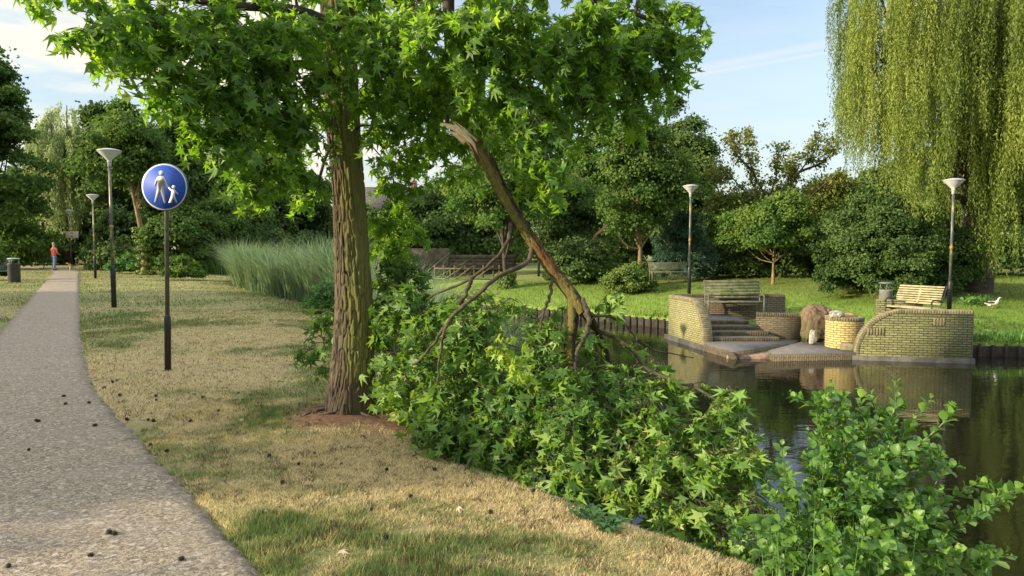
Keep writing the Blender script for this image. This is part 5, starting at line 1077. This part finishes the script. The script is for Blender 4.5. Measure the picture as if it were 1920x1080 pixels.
    T('blue-green willow bush behind the centre lamp', 1290, 388, 36.5, 1.6, .0, .06, bg, .14, 110, 300, 36, name='bluegreen_shrub', cat='shrub', temp=(NAR*np.array([1.3, 1, 1]), NARF))
    T('ivy-covered mound left of the distant bench', 1175, 475, 33.5, 1.15, .0, 0, M['ivy'], .10, 70, 240, 37, name='ivy_mound', cat='shrub', sx=1.2)
    T('dark shrub under the trees right of the maple trunk', 1085, 430, 38, 1.8, .0, .08, md, .16, 90, 260, 38, name='dark_shrub', cat='shrub')
    # right
    T('small rounded tree with an orange-brown trunk behind the landing', 1450, 355, 33, 2.1, .95, .085, ml, .13, 110, 300, 40, bark=M['bark_tan'], jag=.3, sx=1.15, flat=.6)
    T('dark hedge behind the small orange-trunked tree', 1400, 440, 37, 1.7, 0, .08, md, .16, 90, 260, 41, name='hedge', cat='hedge', sx=1.4, group='hedges behind the lawn')
    T('dark hedge between small tree and round bush', 1520, 430, 36, 1.8, 0, .08, md, .16, 90, 260, 42, name='hedge', cat='hedge', sx=1.3, group='hedges behind the lawn')
    T('large rounded evergreen bush right of the small tree', 1645, 350, 27.5, 2.25, 0, .1, sh, .095, 260, 330, 43, name='round_bush', cat='bush', jag=.18, clr=.20, hollow=.7, flat=.75)
    T('lower dark bush merging into the willow curtain', 1745, 395, 28.3, 1.7, 0, .1, sh, .10, 170, 300, 44, name='round_bush', cat='bush', jag=.25, clr=.22, hollow=.7)
    T('dark tree hidden behind the right willow', 1850, 120, 40, 4.0, .5, .3, md, .24, 110, 240, 45)
    T('dark tree at the right edge behind the willow curtain', 2010, 150, 38, 4.0, .5, .3, md, .24, 100, 240, 46)
    T('olive tree behind the sparse-topped tree', 1560, 335, 44, 2.6, .5, .2, mm, .2, 100, 240, 47)
    T('olive tree left of the sparse-topped tree', 1370, 345, 42, 2.0, .5, .2, mm, .2, 90, 240, 48)
    # far backdrop so the gaps between crowns close with foliage
    rr = np.random.default_rng(50)
    for i, (px, ty, d) in enumerate([(-60, 330, 72), (60, 300, 76), (180, 310, 75), (300, 290, 72), (420, 280, 74), (530, 300, 73), (660, 385, 74), (780, 400, 78), (900, 330, 72), (1010, 330, 70), (1120, 330, 66), (1230, 330, 64), (1340, 400, 60), (1450, 415, 60), (1560, 400, 58), (1700, 300, 56), (1830, 250, 54), (1960, 250, 52)]):
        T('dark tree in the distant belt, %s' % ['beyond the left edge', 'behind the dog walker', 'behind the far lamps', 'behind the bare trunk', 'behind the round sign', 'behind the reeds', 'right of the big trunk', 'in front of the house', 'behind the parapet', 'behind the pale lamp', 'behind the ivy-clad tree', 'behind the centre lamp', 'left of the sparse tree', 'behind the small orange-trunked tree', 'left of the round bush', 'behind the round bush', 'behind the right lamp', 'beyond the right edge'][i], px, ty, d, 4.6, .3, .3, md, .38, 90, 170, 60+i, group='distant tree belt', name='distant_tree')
vegetation()
def sparse_tree():
    x, y, h = at(1462, 232, 36); root = thing('sparse_tree', 'thin-topped tree with bare fanning branches against the sky', 'tree', (x, y, -.05)); rr = np.random.default_rng(8); o = np.array([x, y, 0]); mb = MB(); W = lambda px, py, d: D(px, py, d)-o
    base = W(1462, 425, 36); mb.tube(spline([np.array([0, 0, -.1]), np.array([.05, 0, 1.2]), base], 10), np.linspace(.16, .12, 10), 10, False)
    br = [[(1462,425,36),(1430,390,36),(1385,345,36.3),(1352,305,36.6)], [(1462,425,36),(1440,375,35.5),(1412,320,35.2),(1400,270,35),(1405,232,35)], [(1462,425,36),(1470,370,36.4),(1500,320,36.6),(1525,285,36.8),(1535,245,37)], [(1462,425,36),(1500,385,35.6),(1550,340,35.4),(1580,320,35.2)], [(1430,390,36),(1380,375,36),(1345,370,36)], [(1440,375,35.5),(1455,330,35.5),(1460,275,35.6)], [(1500,320,36.6),(1545,300,36.8),(1568,268,37)], [(1412,320,35.2),(1380,285,35.2),(1375,250,35.2)], [(1470,370,36.4),(1480,330,37),(1485,300,37.4)]]
    P = []; 
    for b in br:
        Q = spline([W(*q) for q in b], 24); mb.tube(Q, np.linspace(.07, .015, 24), 6, False)
        for k in range(8, 24):
            if rr.uniform() < .55:
                e = Q[k]+unit(1, rr)[0]*rr.uniform(.15, .5)+np.array([0, 0, .1]); mb.tube([Q[k], (Q[k]+e)/2+[0, 0, .05], e], [.012, .009, .005], 4, False); n = rr.integers(30, 80); P.append(e+rr.normal(size=(n, 3))*np.array([.18, .18, .13]))
            if rr.uniform() < .15+.5*(k > 18): P.append(Q[k]+rr.normal(size=(30, 3))*.16)
    for px, py, r_ in [(1400,400,60),(1450,405,60),(1500,395,60),(1540,375,50),(1360,380,40),(1560,345,35),(1345,325,28),(1470,360,30),(1420,370,35),(1590,350,30)]:
        n = int(r_*r_*.8); P.append(W(px, py, 36.3)+unit(n, rr)*(rr.uniform(.1, 1, n)**.5)[:, None]*r_*36/F_PX*np.array([1, 1.1, .6]))
    P = np.concatenate(P); n = len(P); V, F = scatter(RH, RHF, P, frames(unit(n, rr)+[0, 0, -.4], unit(n, rr)+[0, 0, .6]), .15*rr.uniform(.6, 1.3, n)); mk('crown', V, F, leaf_mat('bronze_leaf', [(.06, .10, .02), (.11, .16, .03), (.20, .22, .05), (.30, .24, .07)], .35), root, attrs={'rnd': ('FACE', rr.uniform(0, 1, n))}); mb.build('trunk', M['bark_far'], root, True)
sparse_tree()
# ------------------------------------------------------------ willows
def willow(lab, loc, lobes, mat, seed, per, lw, step, trunk=True, group='weeping willows'):
    """lobes: (x, y, ztop, radius, zbottom) boughs from which strands hang"""
    o = np.array(loc, float); root = thing('weeping_willow', lab, 'tree', o, 0, group); rr = np.random.default_rng(seed); Ps, Ds, Ss, Rn = [], [], [], []; st = MB(); tw = MB()
    for li, (x, y, zt, r_, zb) in enumerate(lobes):
        c = np.array([x, y, zt])-o; n = int(per*r_*r_); lr = rr.uniform(0, .35)
        sub = [(rr.uniform(0, 6.283), math.sqrt(rr.uniform(0, 1)), rr.uniform(.35, 1.05)) for _ in range(max(4, n//13))]
        for k in range(n):
            sa, sq_, sl = sub[rr.integers(len(sub))]; a = sa; q = sq_; s = c+np.array([math.cos(a)*q*r_+rr.normal()*.10, math.sin(a)*q*r_+rr.normal()*.10, -(q**2)*r_*.75+rr.normal()*.2]); L = (s[2]-(zb-o[2]))*sl*rr.uniform(.75, 1.0)
            if L < .4: continue
            m = max(6, int(L/step)); t = np.linspace(0, 1, m)
            sw = rr.normal(size=2)*.10; P = np.stack([s[0]+math.cos(a)*.25*np.minimum(1, t*4)+sw[0]*t*L*.35+.05*np.sin(t*L*2.2+a), s[1]+math.sin(a)*.25*np.minimum(1, t*4)+sw[1]*t*L*.35+.05*np.cos(t*L*1.9), s[2]-L*t+.25*np.minimum(1, t*5)*(1-t)], 1)
            Dn = np.tile([0, 0, -1.0], (m, 1))+rr.normal(size=(m, 3))*.42; Ps.append(P+rr.normal(size=(m, 3))*.025); Ds.append(Dn); Ss.append(lw*rr.uniform(.6, 1.25, m)); Rn.append(np.clip(lr+.35*((sa*7.3) % 1)+rr.uniform(0, .5, m), 0, 1))
        if trunk: mid = np.array([0, 0, (zt-o[2])*.5]); tw.tube(spline([np.array([0, 0, (zt-o[2])*.22]), mid*.9+c*.25, c*.75, c+[0, 0, -.1]], 12), np.linspace(.20, .03, 12), 7, False)
    P = np.concatenate(Ps); n = len(P); V, F = scatter(NAR, NARF, P, frames(np.concatenate(Ds), unit(n, rr)), np.concatenate(Ss)); mk('crown', V, F, mat, root, attrs={'rnd': ('FACE', np.concatenate(Rn))}); print('willow', n)
    if trunk: tw.tube(spline([np.array([0, 0, -.4]), np.array([.1, 0, 1.2]), np.array([-.1, 0, 3.0]), np.array([.1, 0, 5.5])], 14), np.linspace(.62, .35, 14), 14, False); tw.build('trunk', M['bark_far'], root, True)
def willows():
    W = lambda px, py, d: D(px, py, d); L = []
    for px, top, bot, d, r_ in [(1640,-60,300,29,1.5),(1605,40,230,29.5,.8),(1620,150,380,28.6,1.0),(1690,-90,330,27.5,1.6),(1660,200,410,28.2,1.1),(1715,110,400,26.8,1.3),(1740,210,420,26.6,1.1),(1770,-80,300,26.5,1.6),(1770,130,400,26.3,1.1),(1735,300,430,26.8,.9),(1780,260,410,26.5,.8),(1840,-90,200,26.2,1.5),(1855,20,210,27.6,1.0),(1880,-80,230,27.5,1.4),(1830,-60,180,28.5,1.3),(1930,40,380,27,1.2),
            (1910,-60,330,25.8,1.5),(1900,130,470,26.0,1.0),(1925,250,560,25.8,.9),(1950,100,540,25.6,1.4),(1990,-60,500,26,1.8),(2040,80,570,26.5,1.6),(1800,-60,250,30,1.8),(1700,0,330,31,1.8),(1850,150,330,31.5,1.2),(1900,150,545,30.5,1.5),(1600,-20,120,30,.7),(1960,-120,300,30,2),(2100,0,500,29,2.2),(1650,60,350,30.5,1.3)]:
        a = W(px, top, d); b = W(px, bot, d); L.append((a[0], a[1], a[2], r_, b[2]))
    x = (1830-960)/F_PX*28.6; willow('huge weeping willow hanging yellow-green curtains at the right edge', (x, 28.6, -.15), L, M['willow'], 3, 104, .13, .062)
    L = []
    for px, top, bot, d, r_ in [(125,195,400,60,1.6),(95,225,440,59,1.6),(155,230,440,60,1.5),(120,260,450,58,1.8),(75,260,420,60,1.3),(170,290,430,59,1.2),(140,240,450,61,2),(100,300,460,58,1.5)]:
        a = W(px, top, d); b = W(px, bot, d); L.append((a[0], a[1], a[2], r_, b[2]))
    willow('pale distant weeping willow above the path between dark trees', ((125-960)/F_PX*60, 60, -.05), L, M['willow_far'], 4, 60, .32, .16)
willows()
# ------------------------------------------------------------ reeds and waterside plants
def tall_blades(name, lab, fn, n, seed, h0, h1, w, mat, cat):
    r = np.random.default_rng(seed); P = fn(n, r); n = len(P); h = r.uniform(h0, h1, n); a = r.uniform(0, 6.283, n); s = np.stack([-np.sin(a), np.cos(a), 0*a], 1)*w; l = np.stack([np.cos(a), np.sin(a), 0*a], 1)*(h*r.uniform(.08, .95, n)**1.2)[:, None]; Z = np.array([0, 0, 1.0])
    b = P; m = P+l*.3+Z*(h*.6)[:, None]; t = P+l+Z*(h*r.uniform(.82, 1, n))[:, None]
    V = np.stack([b-s, b+s, m+s*.9, m-s*.9, t], 1).reshape(-1, 3); i = np.arange(n)*5
    F = np.concatenate([np.stack([i, i+1, i+2, i], 1)[:, :3], np.stack([i, i+2, i+3], 1), np.stack([i+3, i+2, i+4], 1)]); rn = r.uniform(0, 1, n)
    tag(mk(name, V, F, mat, attrs={'rnd': ('FACE', np.tile(rn, 3))}), lab, cat, kind='stuff')
def along(P0, s0, s1):
    P0 = np.array(P0, float); L = np.concatenate([[0], np.cumsum(np.linalg.norm(np.diff(P0, axis=0), axis=1))])
    def f(n, r):
        d = r.uniform(0, L[-1], n); x, y = np.interp(d, L, P0[:, 0]), np.interp(d, L, P0[:, 1]); x2, y2 = np.interp(d+.2, L, P0[:, 0]), np.interp(d+.2, L, P0[:, 1]); e = np.stack([x2-x, y2-y], 1); e /= np.linalg.norm(e, axis=1)[:, None]+1e-9; o = r.uniform(s0, s1, n)+.5*(vn(d*.8, 1.0)-.5); x = x+e[:, 1]*o; y = y-e[:, 0]*o
        return np.stack([x, y, np.maximum(terr(x, y, False), WZ)-.05], 1)
    return f
tall_blades('reeds', 'dense bed of tall blue-green reeds along the pond edge left of the trunk', along([(-4.4, 18.2), (-5.4, 20.5), (-8.5, 25), (-12, 31), (-13.4, 35.5)], .0, 3.0), 34000, 1, .9, 2.4, .015, M['reed'], 'reeds')
tall_blades('reeds', 'paler feathery reeds by the water just right of the big trunk', along([(-1.9, 10.8), (-3.3, 15), (-4.6, 18.5)], .5, 2.4), 9000, 2, 1.5, 2.3, .007, M['reed'], 'reeds')
tall_blades('waterside_plants', 'low band of leafy waterside plants at the far end of the lawn', along([(-14.8, 40), (-17.3, 50), (-23, 60), (-36, 66)], -2.4, .6), 26000, 3, .5, 1.25, .02, M['marsh'], 'plants')
tall_blades('waterside_plants', 'short tufts growing over the timber edging right of the landing', along([(12.8, 20.9), (14.7, 20.5), (18, 20.85), (25, 23.1)], -.55, -.05), 2600, 4, .12, .4, .012, M['marsh'], 'plants')
tall_blades('waterside_plants', 'grass fringe hanging over the timber edging left of the landing', along(np.array([(-13, 57.5), (-10, 45.6), (-5, 37.7), (-.5, 33.75), (3, 30.8), (5.9, 27.5)])+np.array([.05, .1]), -.5, .02), 5200, 5, .1, .35, .014, M['bankgrass'], 'plants')
def bank_plants():
    r = np.random.default_rng(9)
    for i, (px, py, d) in enumerate([(1825, 548, 25.2), (1838, 545, 25.6)]):
        g = D(px, py, d); z = float(terr(g[0], g[1])); O = r.normal(size=(90, 3))*np.array([.22, .15, .06])+[0, 0, .12]; root = thing('broadleaf_weed', ['broad-leaved weed on the bank right of the right lamp', 'second broad-leaved weed on the bank, nearer the goose'][i], 'weed', (g[0], g[1], z)); V, F = scatter(RH, RHF, O, frames(unit(90, r)+[0, 0, .4], unit(90, r)+[0, 0, 1]), .14*r.uniform(.6, 1.2, 90)); mk('leaves', V, F, M['marsh'], root, attrs={'rnd': ('FACE', r.uniform(.2, 1, 90))})
bank_plants()
# ------------------------------------------------------------ seed balls
def balls():
    bm = __import__('bmesh').new(); __import__('bmesh').ops.create_icosphere(bm, subdivisions=2, radius=.0135)
    V = np.array([v.co[:] for v in bm.verts]); F = [tuple(v.index for v in f.verts) for f in bm.faces]; bm.free(); b = MB(); b.add(V, F); me = None
    for v in V[::1]:
        n_ = v/np.linalg.norm(v); b.tube([v*.9, v+n_*.008], [.0022, .0004], 4, False)
    o = b.build('seed_ball', simple('dark_seed_ball', (.028, .018, .014), .9, var=.3, scale=60)); first = True; r = random.Random(2)
    path_p = [(120,745),(123,760),(167,757),(68,791),(178,800),(54,846),(170,1046),(16,1066),(237,788),(205,1003),(215,1005),(72,793),(340,1052)]
    lawn_p = [(172,722),(195,727),(225,741),(211,716),(220,714),(292,742),(293,750),(357,790),(313,846),(282,834),(466,1009),(447,737),(455,750),(470,740),(240,787),(278,787),(288,789),(505,855),(697,955),(724,1008),(840,1032),(640,870),(815,880),(880,870),(590,850),(560,870),(1000,920),(725,880),(530,905),(410,770),(380,745),(985,1010),(920,960),(620,980),(770,930)]
    for kind, lst in (('path', path_p), ('lawn', lawn_p)):
        for px, py in lst:
            g = GP(px, py, .01); z = float(terr(g[0], g[1])) if kind == 'lawn' else .012
            if kind == 'lawn': g = GP(px, py, z+.01)
            q = o if first else o.copy()
            if not first: C.objects.link(q)
            first = False; q.location = (g[0], g[1], z+.011); s = r.uniform(.75, 1.25); q.scale = (s, s, s*.85); q.rotation_euler = (r.uniform(0, 6), r.uniform(0, 6), r.uniform(0, 6))
            tag(q, 'dark spiky seed ball lying on the grey path' if kind == 'path' else 'dark spiky seed ball lying in the dry grass', 'seed ball', 'seed balls on the path' if kind == 'path' else 'seed balls in the grass')
balls()
def dry_leaves():
    r = np.random.default_rng(41); m = simple('dry_leaf_brown', (.26, .15, .07), .85, var=.5, scale=30, bmp=0); mp = simple('dry_leaf_pale', (.50, .42, .28), .85, var=.3, scale=30, bmp=0); base = None
    spots = [(548,795),(562,788),(575,800),(590,782),(598,797),(612,803),(560,806),(742,770),(765,790),(800,818),(680,815),(520,838),(905,868),(455,792),(330,905),(1045,905),(1180,985),(640,1040),(250,700),(415,685),(860,940),(500,960)]
    for i, (px, py) in enumerate(spots):
        g = GP(px, py, .02); z = float(terr(g[0], g[1])); pale = i > 10
        V = STAR*np.array([1, 1, 3.2])-np.array([0, .2, 0]); o = mk('dry_leaf', V*.045, STARF, mp if pale else m); o.location = (g[0], g[1], z+.028); o.rotation_euler = (r.uniform(-.7, .7), r.uniform(-.7, .7), r.uniform(0, 6)); s = r.uniform(.6, 1.1); o.scale = (s, s, s)
        tag(o, 'curled pale dry leaf lying in the mown grass' if pale else 'curled brown dry leaf on the bare soil by the trunk', 'dry leaf', 'pale dry leaves in the grass' if pale else 'brown dry leaves by the trunk')
dry_leaves()
# ------------------------------------------------------------ unseen trees added past the left edge to shade the near lawn
def added_shade_trees():
    for i in range(13):
        y = -9+2.45*i; x = -16.2-.16*max(0, y-9)*1.9-.12*abs(y-5)
        ftree('shade_tree', 'bushy tree in the row outside the left edge, number %d from the near end' % (i+1), x, y, 5.15+.12*math.sin(i*2.3), 2.3, .2, .12, M['tree_mid'], .28, 110, 90, 90+i, group='trees outside the frame', hollow=.2)
added_shade_trees()
